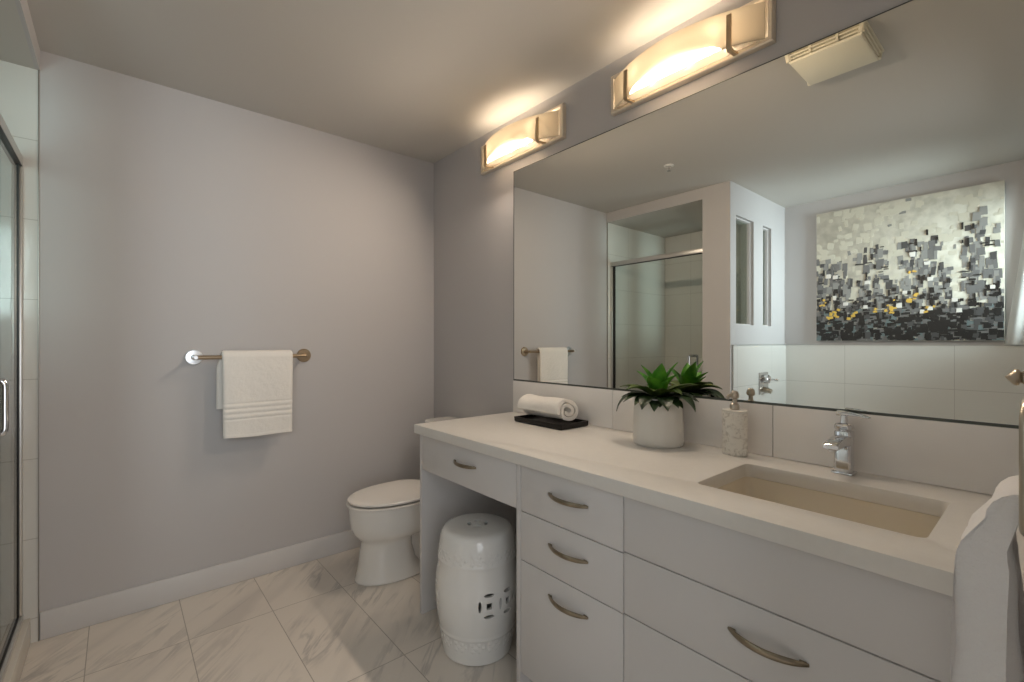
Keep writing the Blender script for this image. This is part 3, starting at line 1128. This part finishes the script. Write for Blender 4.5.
add_loft(bm, [egg(a, b_, w_, z) for a, b_, w_, z in ((-0.735, -0.275, 0.180, 0.3915), (-0.742, -0.268, 0.186, 0.394), (-0.743, -0.267, 0.187, 0.4005), (-0.739, -0.272, 0.183, 0.4030), (-0.720, -0.29, 0.165, 0.4030), (-0.70, -0.30, 0.15, 0.3985))])
obj('seat', bm, SEATM, to)
bm = bm_new()
add_loft(bm, [egg(a, b_, w_, z, blunt=0.5) for a, b_, w_, z in ((-0.700, -0.30, 0.150, 0.4115), (-0.728, -0.265, 0.176, 0.4105), (-0.735, -0.258, 0.181, 0.413), (-0.736, -0.257, 0.182, 0.421), (-0.730, -0.262, 0.177, 0.4255), (-0.70, -0.28, 0.155, 0.4275), (-0.60, -0.36, 0.08, 0.4285))])
obj('lid', bm, SEATM, to)
bm = bm_new()
add_box(bm, -0.245, -0.213, tyc - 0.09, tyc - 0.05, 0.3915, 0.424, 0.008)
obj('hinge', bm, SEATM, to)
bm = bm_new()
add_box(bm, -0.245, -0.213, tyc + 0.05, tyc + 0.09, 0.3915, 0.424, 0.008)
obj('hinge', bm, SEATM, to)
bm = bm_new()
add_loft(bm, [rrect(a, -0.02, tyc - w_, tyc + w_, 0.03, z, 6) for a, w_, z in ((-0.185, 0.165, 0.3915), (-0.192, 0.172, 0.42), (-0.198, 0.180, 0.60), (-0.200, 0.184, 0.725))])
obj('tank', bm, CERAMIC, to)
bm = bm_new()
add_loft(bm, [rrect(a, b_, tyc - w_, tyc + w_, 0.03, z, 6) for a, b_, w_, z in ((-0.205, -0.016, 0.188, 0.7255), (-0.208, -0.014, 0.191, 0.731), (-0.208, -0.014, 0.191, 0.753), (-0.202, -0.018, 0.186, 0.760))])
obj('tank_lid', bm, CERAMIC, to)
bm = bm_new()
add_tube(bm, [(-0.207, tyc + 0.14, 0.69), (-0.226, tyc + 0.14, 0.69)], 0.009, 14)
add_tube(bm, [(-0.222, tyc + 0.145, 0.69), (-0.228, tyc + 0.11, 0.687), (-0.230, tyc + 0.07, 0.684)], [0.007, 0.006, 0.005], 12)
obj('flush_lever', bm, CHROME, to)

# ------------------------------------------------------------------ garden stool (pierced ceramic drum)
gx, gy, gz = -0.507, -1.193, 0.49
gs = thing('garden_stool', 'white ceramic drum garden stool with pierced coin pattern under the desk drawer', 'stool', (gx, gy, 0))
outer_p = [(0.132, 0.0), (0.138, 0.004), (0.140, 0.015), (0.144, 0.05), (0.150, 0.095), (0.1535, 0.10), (0.1545, 0.105), (0.1535, 0.11), (0.1555, 0.118), (0.163, 0.17), (0.168, 0.23), (0.168, 0.26), (0.164, 0.31), (0.157, 0.360), (0.1585, 0.366), (0.1585, 0.372), (0.156, 0.378),
           (0.152, 0.415), (0.147, 0.448), (0.141, 0.466), (0.131, 0.475), (0.115, 0.479), (0.06, 0.481), (0.001, 0.482)]


outer_p = [(r * 1.015, z * 1.02) for r, z in outer_p]


def rad_at(z):
    for (r0, z0), (r1, z1) in zip(outer_p[:-1], outer_p[1:]):
        if z0 <= z <= z1 and z1 > z0:
            return r0 + (r1 - r0) * (z - z0) / (z1 - z0)
    return 0.15


bm = bm_new()
add_lathe(bm, outer_p, gx, gy, 72)
# reliefs: little bosses in two bands, and small floral bumps
for zc_ in (0.075, 0.405):
    for q in range(14):
        a0 = 2 * PI * q / 14
        for da, dz, rr in ((0, 0, 0.010), (0.085, 0.013, 0.008), (-0.085, 0.013, 0.008), (0.085, -0.013, 0.008), (-0.085, -0.013, 0.008), (0.19, 0.0, 0.006)):
            a = a0 + da
            R_ = rad_at(zc_ + dz)
            b2 = bmesh.new()
            bmesh.ops.create_icosphere(b2, subdivisions=2, radius=1)
            for v in b2.verts:
                v.co = Vector((v.co.x * 0.0014, v.co.y * rr, v.co.z * rr))
            M_ = Matrix.Translation((gx + R_ * math.cos(a), gy + R_ * math.sin(a), zc_ + dz)) @ Matrix.Rotation(a, 4, 'Z')
            merge(bm, b2, 0, M_)
body = obj('body', bm, [STOOLC, DARK], gs, smooth=40)
# the pierced pattern: cutters subtracted from the shell, then removed
cut = bm_new()


def cutter(cut, a, z, du, dz, hu, hz, lens=True, n=16):
    """Prism through the wall at angle a; lens = pointed oval, else square."""
    R_ = rad_at(z)
    pts = []
    if lens:
        for i in range(n):
            t2 = 2 * PI * i / n
            pts.append((du + hu * math.cos(t2), dz + hz * math.sin(t2)))
    else:
        pts = [(du - hu, dz - hz), (du + hu, dz - hz), (du + hu, dz + hz), (du - hu, dz + hz)]
    e = Vector((math.cos(a), math.sin(a), 0)); s = Vector((-math.sin(a), math.cos(a), 0))
    base = Vector((gx, gy, z))
    rings = []
    for rr in (R_ - 0.03, R_ + 0.03):
        rings.append([base + e * rr + s * u + Vector((0, 0, v)) for u, v in pts])
    add_loft(cut, rings)


# the visible pair of coins, repeated round the drum
a_cam = math.atan2(CAM.y - gy, CAM.x - gx)
for q in range(3):
    for pr in (0, 1):
        a = a_cam + math.radians(15.0) + math.radians(28) * pr + q * 2 * PI / 3
        cutter(cut, a, 0.241, 0, 0, 0.0105, 0.0115, lens=False)
        cutter(cut, a, 0.241, 0, 0.040, 0.020, 0.0072)
        cutter(cut, a, 0.241, 0, -0.040, 0.020, 0.0072)
        cutter(cut, a, 0.241, -0.0355, 0, 0.0060, 0.022)
    cutter(cut, a, 0.241, 0.0355, 0, 0.0060, 0.022)
for q in range(4):
    a = q * PI / 2 + a_cam
    e = Vector((math.cos(a), math.sin(a), 0)); s = Vector((-math.sin(a), math.cos(a), 0))
    base = Vector((gx, gy, 0))
    pts = [(0.033 + 0.0085 * math.cos(2 * PI * i / 14), 0.019 * math.sin(2 * PI * i / 14)) for i in range(14)]
    add_loft(cut, [[base + e * u + s * v + Vector((0, 0, z)) for u, v in pts] for z in (0.40, 0.50)])
for u0, v0 in ((0.009, 0.009), (-0.009, 0.009), (0.009, -0.009), (-0.009, -0.009)):
    add_loft(cut, [[(gx + u0 + 0.004 * math.cos(2 * PI * i / 10), gy + v0 + 0.004 * math.sin(2 * PI * i / 10), z) for i in range(10)] for z in (0.40, 0.50)])
bmesh.ops.recalc_face_normals(cut, faces=cut.faces[:])


def subtract(o, cb, mi_mat):
    for v in cb.verts:
        v.co -= parent_origin(o)
    me = bpy.data.meshes.new('cut')
    cb.to_mesh(me)
    cb.free()
    me.materials.append(STOOLC)
    co = bpy.data.objects.new('cut', me)
    COL.objects.link(co)
    co.location = parent_origin(o)
    md = o.modifiers.new('cut', 'BOOLEAN')
    md.object = co
    md.operation = 'DIFFERENCE'
    md.solver = 'EXACT'
    md.use_self = True
    bpy.context.view_layer.update()
    dg = bpy.context.evaluated_depsgraph_get()
    nm = bpy.data.meshes.new_from_object(o.evaluated_get(dg))
    o.modifiers.clear()
    old = o.data
    if len(nm.polygons) > 100:
        o.data = nm
    bpy.data.objects.remove(co)
    bpy.data.meshes.remove(me)


wt = 0.011
hol = bm_new()
add_lathe(hol, [(0.10, 0.014)] + [(rad_at(z) - wt, z) for z in (0.03, 0.10, 0.17, 0.25, 0.32, 0.41, 0.455)] + [(0.09, 0.4815), (0.06, 0.4835), (0.001, 0.4835)], gx, gy, 48)
bmesh.ops.recalc_face_normals(hol, faces=hol.faces[:])
try:
    subtract(body, hol, 0)
    print('STOOL', len(body.data.polygons))
    subtract(body, cut, 0)
    print('STOOL', len(body.data.polygons))
except Exception as ex:
    print('boolean failed', ex)
for p_ in body.data.polygons:
    p_.use_smooth = True
bm = bm_new(); bm.from_mesh(body.data)
for e in bm.edges:
    e.smooth = len(e.link_faces) == 2 and e.calc_face_angle(0) < math.radians(38)
bm.to_mesh(body.data); bm.free()

# ------------------------------------------------------------------ vanity lights


def vanity_light(y0, y1, label):
    yc, L = (y0 + y1) / 2, abs(y1 - y0)
    zb_, zt_ = 2.203, 2.366
    t = thing('vanity_light', label, 'wall lamp', (0, yc, (zb_ + zt_) / 2), 'vanity lights over the mirror')
    bm = bm_new()
    # back plate: shallow pan with chamfered rim
    def rr(i, x):
        return [(x, y0 - i, zb_ + i), (x, y1 + i, zb_ + i), (x, y1 + i, zt_ - i), (x, y0 - i, zt_ - i)]
    add_loft(bm, [rr(0, -0.001), rr(0, -0.022), rr(0.004, -0.027), rr(0.016, -0.027), rr(0.020, -0.022)])
    obj('back_plate', bm, FIXT, t, smooth=20)
    # bowed glass
    bm = bm_new()
    n = 40
    g0, g1 = y0 - 0.024, y1 + 0.024
    zb2, zt2 = zb_ + 0.012, zt_ - 0.030
    bow = lambda s: -0.026 - 0.085 * (1 - (2 * s - 1) ** 2)
    rings = []
    for i in range(n + 1):
        s = i / n
        y = g0 + (g1 - g0) * s
        x = bow(s)
        rings.append([(x, y, zb2), (x - 0.005, y, zb2), (x - 0.005, y, zt2), (x, y, zt2)])
    add_loft(bm, rings)
    obj('glass_shade', bm, LAMPGLASS, t)
    # frosted bottom glass from the plate out to the bowed front
    bm = bm_new()
    rings = []
    for i in range(1, n):
        s = i / n
        y = g0 + (g1 - g0) * s
        x = bow(s)
        rings.append([(-0.0275, y, zb2 + 0.001), (x + 0.0002, y, zb2 + 0.001), (x + 0.0002, y, zb2 + 0.005), (-0.0275, y, zb2 + 0.005)])
    add_loft(bm, rings)
    obj('bottom_glass', bm, LAMPCLEAR, t)
    # two J clips
    for s in (0.155, 0.845):
        y = g0 + (g1 - g0) * s
        x = bow(s)
        w_ = 0.008
        path = [(x - 0.008, zt2 - 0.015), (x - 0.009, (zt2 + zb2) / 2), (x - 0.010, zb2 + 0.004), (x - 0.006, zb2 - 0.008), (x + 0.004, zb2 - 0.011), (-0.024, zb2 - 0.004)]
        path = [(p.x, p.z) for p in catmull([(a, 0, b_) for a, b_ in path], 5)]
        rings = []
        for i, (a, b_) in enumerate(path):
            i0, i1 = max(i - 1, 0), min(i + 1, len(path) - 1)
            d = Vector((path[i1][0] - path[i0][0], path[i1][1] - path[i0][1])).normalized()
            nn = Vector((-d.y, d.x)) * 0.0035
            rings.append([(a + nn.x, y - w_, b_ + nn.y), (a + nn.x, y + w_, b_ + nn.y), (a - nn.x, y + w_, b_ - nn.y), (a - nn.x, y - w_, b_ - nn.y)])
        bm = bm_new(); add_loft(bm, rings)
        obj('clip', bm, CLIPM, t)
    for k in (-0.235, 0.0, 0.235):
        bm = bm_new()
        yb_ = yc + k * L
        xb_ = -0.060
        add_axis_lathe(bm, [(0.010, 0), (0.010, 0.018), (0.007, 0.020)], (-0.0225, yb_, 2.29), (-1, 0, 0), 18)
        hold = obj('lamp_holder', bm, WHITEPL, t)
        bm = bm_new()
        b2 = bmesh.new(); bmesh.ops.create_icosphere(b2, subdivisions=2, radius=0.013)
        merge(bm, b2, 0, Matrix.Translation((xb_, yb_, 2.29)))
        obj('bulb', bm, BULBM, hold)
    # the light the three bulbs throw out and down into the room, leaving the fixture through its bottom glass
    ld = bpy.data.lights.new('lamp_light', 'AREA')
    ld.shape = 'RECTANGLE'
    ld.size, ld.size_y = 0.36, 0.048
    ld.energy = LAMP
    ld.color = (1.0, 0.835, 0.675)
    lo = bpy.data.objects.new('lamp_light', ld)
    COL.objects.link(lo)
    lo.parent = t
    lo.location = Vector((-0.082, yc, 2.2115)) - Vector(t.location)
    lo.rotation_euler = Matrix(((0, -0.4695, 0.8829), (1, 0, 0), (0, 0.8829, 0.4695))).to_euler()
    return t


vanity_light(-0.563, -1.214, 'vanity light with frosted glass over the mirror corner nearest the toilet')
vanity_light(-1.493, -2.138, 'vanity light with frosted glass above the middle of the mirror')

# ------------------------------------------------------------------ fan vent and sprinkler on the ceiling
vx0, vx1, vy0, vy1 = -0.80, -0.51, -2.268, -1.985
ve = thing('ceiling_vent', 'ivory slatted fan vent on the ceiling above the vanity front', 'vent', ((vx0 + vx1) / 2, (vy0 + vy1) / 2, H))
bm = bm_new()
q = lambda i, z: [(vx0 + i, vy0 + i, z), (vx1 - i, vy0 + i, z), (vx1 - i, vy1 - i, z), (vx0 + i, vy1 - i, z)]
add_loft(bm, [q(0.03, H - 0.001), q(0.035, H - 0.030)]); obj('core', bm, DARK, ve)
bm = bm_new()
for i, z0, z1 in ((0.0, H - 0.001, H - 0.008), (0.006, H - 0.0145, H - 0.019), (0.012, H - 0.0255, H - 0.030)):
    add_loft(bm, [q(i + 0.025, z0), q(i, z0), q(i + 0.002, z1), q(i + 0.025, z1)], cap=False)
    b_v = None
for sx in (0, 1):
    for sy in (0, 1):
        x = vx0 + 0.012 if sx == 0 else vx1 - 0.012
        y = vy0 + 0.012 if sy == 0 else vy1 - 0.012
        add_tube(bm, [(x, y, H - 0.001), (x + (0.006 if sx == 0 else -0.006), y + (0.006 if sy == 0 else -0.006), H - 0.036)], 0.011, 10)
for k in (0.33, 0.66):
    y = vy0 + (vy1 - vy0) * k
    add_box(bm, vx1 - 0.02, vx1 - 0.006, y - 0.004, y + 0.004, H - 0.034, H - 0.002)
    add_box(bm, vx0 + 0.006, vx0 + 0.02, y - 0.004, y + 0.004, H - 0.034, H - 0.002)
obj('slats', bm, VENTM, ve)
bm = bm_new(); add_loft(bm, [q(0.016, H - 0.0365), q(0.018, H - 0.043), q(0.026, H - 0.047)]); obj('cover', bm, VENTM, ve)

sp_ = thing('sprinkler', 'small recessed fire sprinkler on the ceiling', 'sprinkler', (-1.256, -1.012, H))
bm = bm_new(); add_lathe(bm, [(0.034, H - 0.0005), (0.033, H - 0.004), (0.022, H - 0.007), (0.017, H - 0.003), (0.016, H - 0.0006)], -1.256, -1.012, 28); obj('escutcheon', bm, WHITEPL, sp_)
bm = bm_new(); add_lathe(bm, [(0.008, H - 0.003), (0.008, H - 0.022), (0.003, H - 0.024), (0.003, H - 0.034), (0.014, H - 0.036), (0.014, H - 0.038), (0.002, H - 0.039)], -1.256, -1.012, 20); obj('head', bm, CHROME, sp_)

# ------------------------------------------------------------------ shower door
shd = thing('shower_door', 'framed clear glass shower door with metal top rail', 'shower door', (-1.9340, -0.47, 0.105))
bm = bm_new()
add_box(bm, -1.9500, -1.9200, -0.931, -0.010, 1.945, 1.985, 0.003)
obj('top_rail', bm, ALU, shd)
bm = bm_new()
add_box(bm, -1.9500, -1.9200, -0.032, -0.0095, 0.13, 1.940, 0.003)
obj('jamb', bm, ALU, shd)
bm = bm_new()
add_box(bm, -1.9500, -1.9200, -0.9315, -0.918, 0.13, 1.940, 0.002)
obj('jamb', bm, ALU, shd)
bm = bm_new()
add_box(bm, -1.9520, -1.9180, -0.931, -0.010, 0.106, 0.128, 0.003)
obj('bottom_track', bm, ALU, shd)
bm = bm_new(); add_box(bm, -1.9380, -1.9300, -0.910, -0.052, 0.137, 1.9400)
obj('glass_panel', bm, GLASS, shd)
bm = bm_new()
add_box(bm, -1.9410, -1.9270, -0.9165, -0.9105, 0.135, 1.940)
add_box(bm, -1.9410, -1.9270, -0.0515, -0.0325, 0.135, 1.940)
add_box(bm, -1.9410, -1.9270, -0.9105, -0.0515, 0.1285, 0.1365)
add_box(bm, -1.9490, -1.9210, -0.931, -0.010, 1.9405, 1.9445)  # black strip puts the dark reflection on the rail's underside into colour
obj('gasket_and_rail_reflection', bm, BLACK, shd)
bm = bm_new()
for sgn in (1, -1):
    xg = -1.9340 + sgn * 0.0045
    xo = -1.9340 + sgn * 0.066
    add_tube(bm, catmull([(xg, -0.822, 1.122), (xo - sgn * 0.012, -0.822, 1.122), (xo - sgn * 0.003, -0.822, 1.118), (xo, -0.822, 1.105), (xo, -0.822, 1.05), (xo, -0.822, 0.995), (xo - sgn * 0.003, -0.822, 0.982), (xo - sgn * 0.012, -0.822, 0.978), (xg, -0.822, 0.978)], 5), 0.0105, 14)
obj('handle', bm, CHROME, shd)

# ------------------------------------------------------------------ painting over the tub
py0, py1, pz0, pz1 = -2.505, -1.408, 1.243, 2.318
PW, PHH = py1 - py0, pz1 - pz0
XPF = XA + 0.040
CANV, tcv, bcv = new_mat('cream painted canvas')
tc = tcv.nodes.new('ShaderNodeTexCoord')
n1 = tcv.nodes.new('ShaderNodeTexNoise'); n1.inputs['Scale'].default_value = 16; n1.inputs['Detail'].default_value = 6
tcv.links.new(tc.outputs['Object'], n1.inputs['Vector'])
r = tcv.nodes.new('ShaderNodeValToRGB')
r.color_ramp.elements[0].position = 0.33; r.color_ramp.elements[0].color = (0.50, 0.48, 0.41, 1)
r.color_ramp.elements[1].position = 0.62; r.color_ramp.elements[1].color = (0.65, 0.625, 0.54, 1)
tcv.links.new(n1.outputs['Fac'], r.inputs['Fac'])
tcv.links.new(r.outputs['Color'], bcv.inputs['Base Color'])
bcv.inputs['Roughness'].default_value = 0.5
bp = tcv.nodes.new('ShaderNodeBump'); bp.inputs['Strength'].default_value = 0.4; bp.inputs['Distance'].default_value = 0.004
tcv.links.new(n1.outputs['Fac'], bp.inputs['Height']); tcv.links.new(bp.outputs['Normal'], bcv.inputs['Normal'])
PMATS = [CANV, mat('paint black', (0.012, 0.013, 0.014), 0.4), mat('paint charcoal', (0.07, 0.072, 0.075), 0.45), mat('paint grey', (0.16, 0.16, 0.16), 0.5),
         mat('paint pale grey', (0.27, 0.27, 0.26), 0.5), mat('paint white', (0.74, 0.72, 0.68), 0.45), mat('paint gold', (0.68, 0.47, 0.10), 0.35, 0.3), mat('paint teal grey', (0.14, 0.19, 0.20), 0.45),
         mat('paint cream', (0.60, 0.575, 0.48), 0.5)]
bm = bm_new()
add_box(bm, XA + 0.001, XPF, py0, py1, pz0, pz1, 0.003)
random.seed(11)
layer = [0]


def dab(u, v, w_, h_, mi, ang=0.0):
    """One stroke of thick paint: u across (0 = the edge nearer the shower), v up."""
    layer[0] += 1
    d = 0.0006 + 0.0000035 * layer[0]
    y = py1 - u * PW
    z = pz0 + v * PHH
    pts = []
    for ca, sa in ((1, 1), (0, 1.0), (-1, 1), (-1, 0), (-1, -1), (0, -1), (1, -1), (1, 0)):
        a_, b_ = ca * w_ * random.uniform(.80, 1), sa * h_ * random.uniform(.82, 1)
        a_, b_ = a_ * math.cos(ang) - b_ * math.sin(ang), a_ * math.sin(ang) + b_ * math.cos(ang)
        yy = min(max(y + a_, py0 + 0.002), py1 - 0.002)
        zz = min(max(z + b_, pz0 + 0.002), pz1 - 0.002)
        pts.append((yy, zz))
    add_loft(bm, [[(XPF - 0.0005, a_, b_) for a_, b_ in pts], [(XPF + d, a_, b_) for a_, b_ in pts]], mi=mi)


# heights of the dark towers across the picture: (u centre, half width, top)
towers = [(0.04, 0.05, 0.62), (0.15, 0.075, 0.58), (0.35, 0.085, 0.68), (0.60, 0.10, 0.70), (0.72, 0.04, 0.5), (0.90, 0.085, 0.74), (0.46, 0.03, 0.45)]


def dens(u, v):
    best = 0.0
    for uc, hw, tp in towers:
        if abs(u - uc) < hw and v < tp:
            best = max(best, 1 - 0.35 * abs(u - uc) / hw - 0.3 * max(0, v - 0.3) / max(tp - 0.3, .01))
    if v < 0.26:
        best = max(best, 0.9)
    return best


# pale scumbles over the cream ground
for i in range(330):
    dab(random.random(), random.uniform(0.25, 1), random.uniform(.008, .03), random.uniform(.008, .03), random.choice((8, 8, 8, 8, 8, 4 if random.random() < .4 else 8)), random.uniform(-.2, .2))
# grey tower bodies
for i in range(1500):
    u, v = random.random(), random.uniform(0.0, 0.78)
    if random.random() < dens(u, v) * 0.8:
        dab(u, v, random.uniform(.008, .022), random.uniform(.012, .04), random.choice((3, 3, 4, 2, 4)), random.uniform(-.1, .1))
# ground band
for i in range(420):
    u, v = random.random(), random.uniform(0.0, 0.22)
    dab(u, v, random.uniform(.012, .028), random.uniform(.010, .026), random.choice((7, 7, 3, 3)) if u < .45 else random.choice((3, 3, 3, 7)), random.uniform(-.2, .2))
# black dabs, thick at the foot and thinning upwards
for i in range(540):
    u = random.random()
    v = abs(random.gauss(0.0, 0.17)) + 0.01
    if v < 0.30 or random.random() < dens(u, v) * 0.9:
        big = 1.0 if v < 0.2 else 0.5
        if random.random() < .6:
            dab(u, v, random.uniform(.008, .024) * (0.4 + 0.6 * big), random.uniform(.014, .030) * (0.5 + 0.5 * big), random.choice((1, 1, 1, 2)), random.uniform(-.15, .15))
        else:
            dab(u, v, random.uniform(.012, .030) * (0.5 + 0.5 * big), random.uniform(.004, .009), 1, random.uniform(-.1, .1))
for i in range(150):
    u, v = random.random(), random.uniform(0.25, 0.76)
    if random.random() < dens(u, v):
        if random.random() < .5:
            dab(u, v, random.uniform(.004, .008), random.uniform(.012, .03), 1)
        else:
            dab(u, v, random.uniform(.012, .028), random.uniform(.003, .005), 1)
for u, v, hu, hv in ((0.645, 0.74, .006, .022), (0.695, 0.69, .006, .012), (0.815, 0.75, .006, .026), (0.865, 0.74, .006, .022), (0.84, 0.64, .008, .032), (0.57, 0.62, .03, .007)):
    dab(u, v, hu, hv, 1)
for u, v in ((0.88, 0.80), (0.91, 0.83), (0.91, 0.76)):
    dab(u, v, .022, .032, 4)
# white and gold flecks
for u, v in ((.08, .50), (.125, .49), (.32, .43), (.57, .60), (.645, .53), (.66, .42), (.50, .25), (.53, .34), (.95, .34), (.19, .28), (.31, .25), (.12, .33), (.62, .2), (.66, .22), (.80, .2), (.78, .27)):
    dab(u, v, random.uniform(.013, .02), random.uniform(.013, .02), 5)
for u, v, k in ((.10, .20, 7), (.14, .21, 4), (.23, .19, 4), (.44, .23, 7), (.46, .26, 4), (.55, .29, 4), (.575, .30, 4), (.655, .22, 3), (.05, .30, 4), (.56, .50, 2), (.36, .24, 2)):
    for i in range(k):
        dab(u + random.uniform(-.025, .025), v + random.uniform(-.03, .03), random.uniform(.007, .016), random.uniform(.005, .012), 6, random.uniform(-.5, .5))
tag(obj('painting', bm, PMATS, origin=(XA, (py0 + py1) / 2, pz0), smooth=25), 'square abstract painting of black, grey and gold dabs on cream canvas over the tub', 'painting')

# ------------------------------------------------------------------ bathtub, tub mixer, curtain
tu = thing('bathtub', 'white built-in bathtub below the painting', 'bathtub', (-2.42, -1.95, 0))
bm = bm_new()
ux0, ux1, uy0, uy1 = -2.935, -1.90, -2.748, -1.166
add_loft(bm, [rrect(ux0, ux1, uy0, uy1, 0.01, 0.0), rrect(ux0, ux1, uy0, uy1, 0.01, 0.53), rrect(ux0 + 0.005, ux1 - 0.005, uy0 + 0.005, uy1 - 0.005, 0.012, 0.54),
              rrect(ux0 + 0.11, ux1 - 0.11, uy0 + 0.11, uy1 - 0.11, 0.16, 0.54), rrect(ux0 + 0.13, ux1 - 0.13, uy0 + 0.13, uy1 - 0.13, 0.16, 0.52), rrect(ux0 + 0.20, ux1 - 0.2, uy0 + 0.24, uy1 - 0.22, 0.2, 0.14), rrect(ux0 + 0.27, ux1 - 0.27, uy0 + 0.34, uy1 - 0.3, 0.2, 0.12)])
obj('tub', bm, TUBM, tu)
tm = thing('tub_mixer', 'chrome tub mixer with square plate on the tiled wall over the tub', 'tap', (-2.435, YS - 0.013, 0.90))
bm = bm_new()
yw = YS - 0.0135
add_box(bm, -2.525, -2.345, yw - 0.008, yw, 0.805, 0.985, 0.006)
obj('wall_plate', bm, CHROME, tm)
bm = bm_new()
add_axis_lathe(bm, [(0.036, 0), (0.036, 0.035), (0.030, 0.042), (0.010, 0.046)], (-2.435, yw - 0.0085, 0.93), (0, -1, 0), 28)
add_box(bm, -2.445, -2.425, yw - 0.115, yw - 0.045, 0.921, 0.937, 0.004)
obj('lever', bm, CHROME, tm)
bm = bm_new()
add_axis_lathe(bm, [(0.022, 0), (0.022, 0.03), (0.019, 0.05), (0.022, 0.055), (0.015, 0.06)], (-2.435, yw - 0.0085, 0.845), (0, -1, -0.25), 20)
obj('diverter', bm, NICKEL, tm)

bm = bm_new()
rows = []
for j in range(30):
    s = j / 29
    col = []
    for i in range(22):
        k = i / 21
        z = 2.28 - (2.28 - 1.216) * k
        yy = -2.744 + s * (0.125 + 0.115 * k ** 1.2)
        x = XA + 0.05 + 0.012 * math.sin(s * 17) * (0.6 + 0.4 * k)
        col.append((x, yy, z))
    rows.append(col)
vsf = add_loft(bm, rows, cap=False, closed=False)
bmesh.ops.solidify(bm, geom=bm.faces[:], thickness=0.0015)
tag(obj('curtain', bm, SHEER, origin=(XA, -2.65, 1.216), smooth=60), 'white sheer curtain hanging beside the painting over the tile ledge', 'curtain')

# ------------------------------------------------------------------ towel ring and hand towel on the end wall
rx = -0.78
ry = -2.706
tr = thing('towel_ring', 'brushed nickel towel ring with pointed finial near the mirror edge', 'towel ring', (rx, YE, 1.18))
bm = bm_new()
add_axis_lathe(bm, [(0.026, 0), (0.026, 0.005), (0.020, 0.010), (0.009, 0.014), (0.008, 0.043), (0.0085, 0.0445)], (rx, YE + 0.0005, 1.189), (0, 1, 0), 28)
obj('wall_mount', bm, NICKEL, tr)
bm = bm_new()
add_axis_lathe(bm, [(0.0065, 0.0), (0.0085, 0.0015), (0.0085, 0.004), (0.0065, 0.006), (0.0095, 0.0075), (0.0105, 0.010), (0.0095, 0.0120), (0.005, 0.0160), (0.0007, 0.0195)], (rx, YE + 0.0455, 1.187), (0, 1, 0), 28)
obj('finial', bm, NICKEL, tr)
# squared ring hanging in a plane parallel to the wall
bm = bm_new()
RW, RT, RB = 0.085, 1.160, 1.016
pts = []
cr = 0.022
for cx2, cz2, a0 in ((rx + RW - cr, RT - cr, 0), (rx - RW + cr, RT - cr, 90), (rx - RW + cr, RB + cr, 180), (rx + RW - cr, RB + cr, 270)):
    for i in range(7):
        a = math.radians(a0 + 90 * i / 6)
        pts.append(Vector((cx2 + cr * math.cos(a), ry - 0.0 , cz2 + cr * math.sin(a))))
pts.append(pts[0].copy())
nn = len(pts)
rings = []
for i in range(nn - 1):
    d = (pts[(i + 1) % (nn - 1)] - pts[i - 1]).normalized()
    s = Vector((0, 1, 0)); w_ = d.cross(s).normalized()
    rings.append([pts[i] + s * 0.0065 * math.cos(2 * PI * j / 12) + w_ * 0.0065 * math.sin(2 * PI * j / 12) for j in range(12)])
rings.append(rings[0])
add_loft(bm, rings, cap=False)
bmesh.ops.remove_doubles(bm, verts=bm.verts[:], dist=1e-6)
add_tube(bm, [(rx, YE + 0.036, 1.184), (rx, ry, 1.160)], 0.005, 12)
obj('ring', bm, NICKEL, tr)

# hand towel pulled through the ring, hanging in folds on the room side
bm = bm_new()
zr = 1.021
nx_, nz_ = 44, 40
LEN_F, LEN_B = 0.42, 0.36
path = []
for i in range(nz_):
    k = i / nz_
    path.append((1, -LEN_F * (1 - k)))
for i in range(11):
    path.append((math.cos(PI * i / 10), 0.022 * math.sin(PI * i / 10)))
for i in range(1, 26):
    path.append((-1, -LEN_B * i / 25))
rows = []
for j in range(nx_ + 1):
    s = j / nx_
    up_, dn_ = [], []
    for i, (oy, oz) in enumerate(path):
        drop = max(0, -oz)
        spread = 0.62 + 0.38 * min(1, drop / 0.15)
        x = rx + (s - 0.5) * 0.20 * spread
        fold = 0.006 * math.cos(s * 2 * PI * 2.0 + 0.6) * min(1, drop / .16)
        if oy >= 0:
            off = 0.021 + 0.015 * min(1, drop / 0.035) - 0.005 * min(1, drop / .3)
        else:
            off = 0.020 + 0.006 * min(1, drop / 0.1)
            fold *= 0.3
        y = ry + oy * (off) + (fold if oy > 0 else -abs(fold))
        y += 0.003 * noise.noise(Vector((x * 25, drop * 14, 5)))
        y = max(y, YE + 0.012)
        n_ = 1 if oy > 0.05 else (-1 if oy < -0.05 else 0)
        th = (0.0135 + 0.009 * min(1, drop / 0.05)) if oy > 0 else 0.007
        if abs(oy) == 1:
            up_.append((x, y + th * oy, zr + oz)); dn_.append((x, y - th * oy, zr + oz))
        else:
            c_ = oy; s_ = math.sqrt(max(0, 1 - oy * oy))
            up_.append((x, y + th * c_, zr + oz + th * s_)); dn_.append((x, y - th * c_, zr + oz - th * s_))
    rows.append(up_ + list(reversed(dn_)))
add_loft(bm, rows)
tag(obj('hand_towel', bm, TERRY2, origin=(rx, ry, 0.6), smooth=70), 'thick white hand towel hanging from the towel ring in front of the vanity', 'towel')
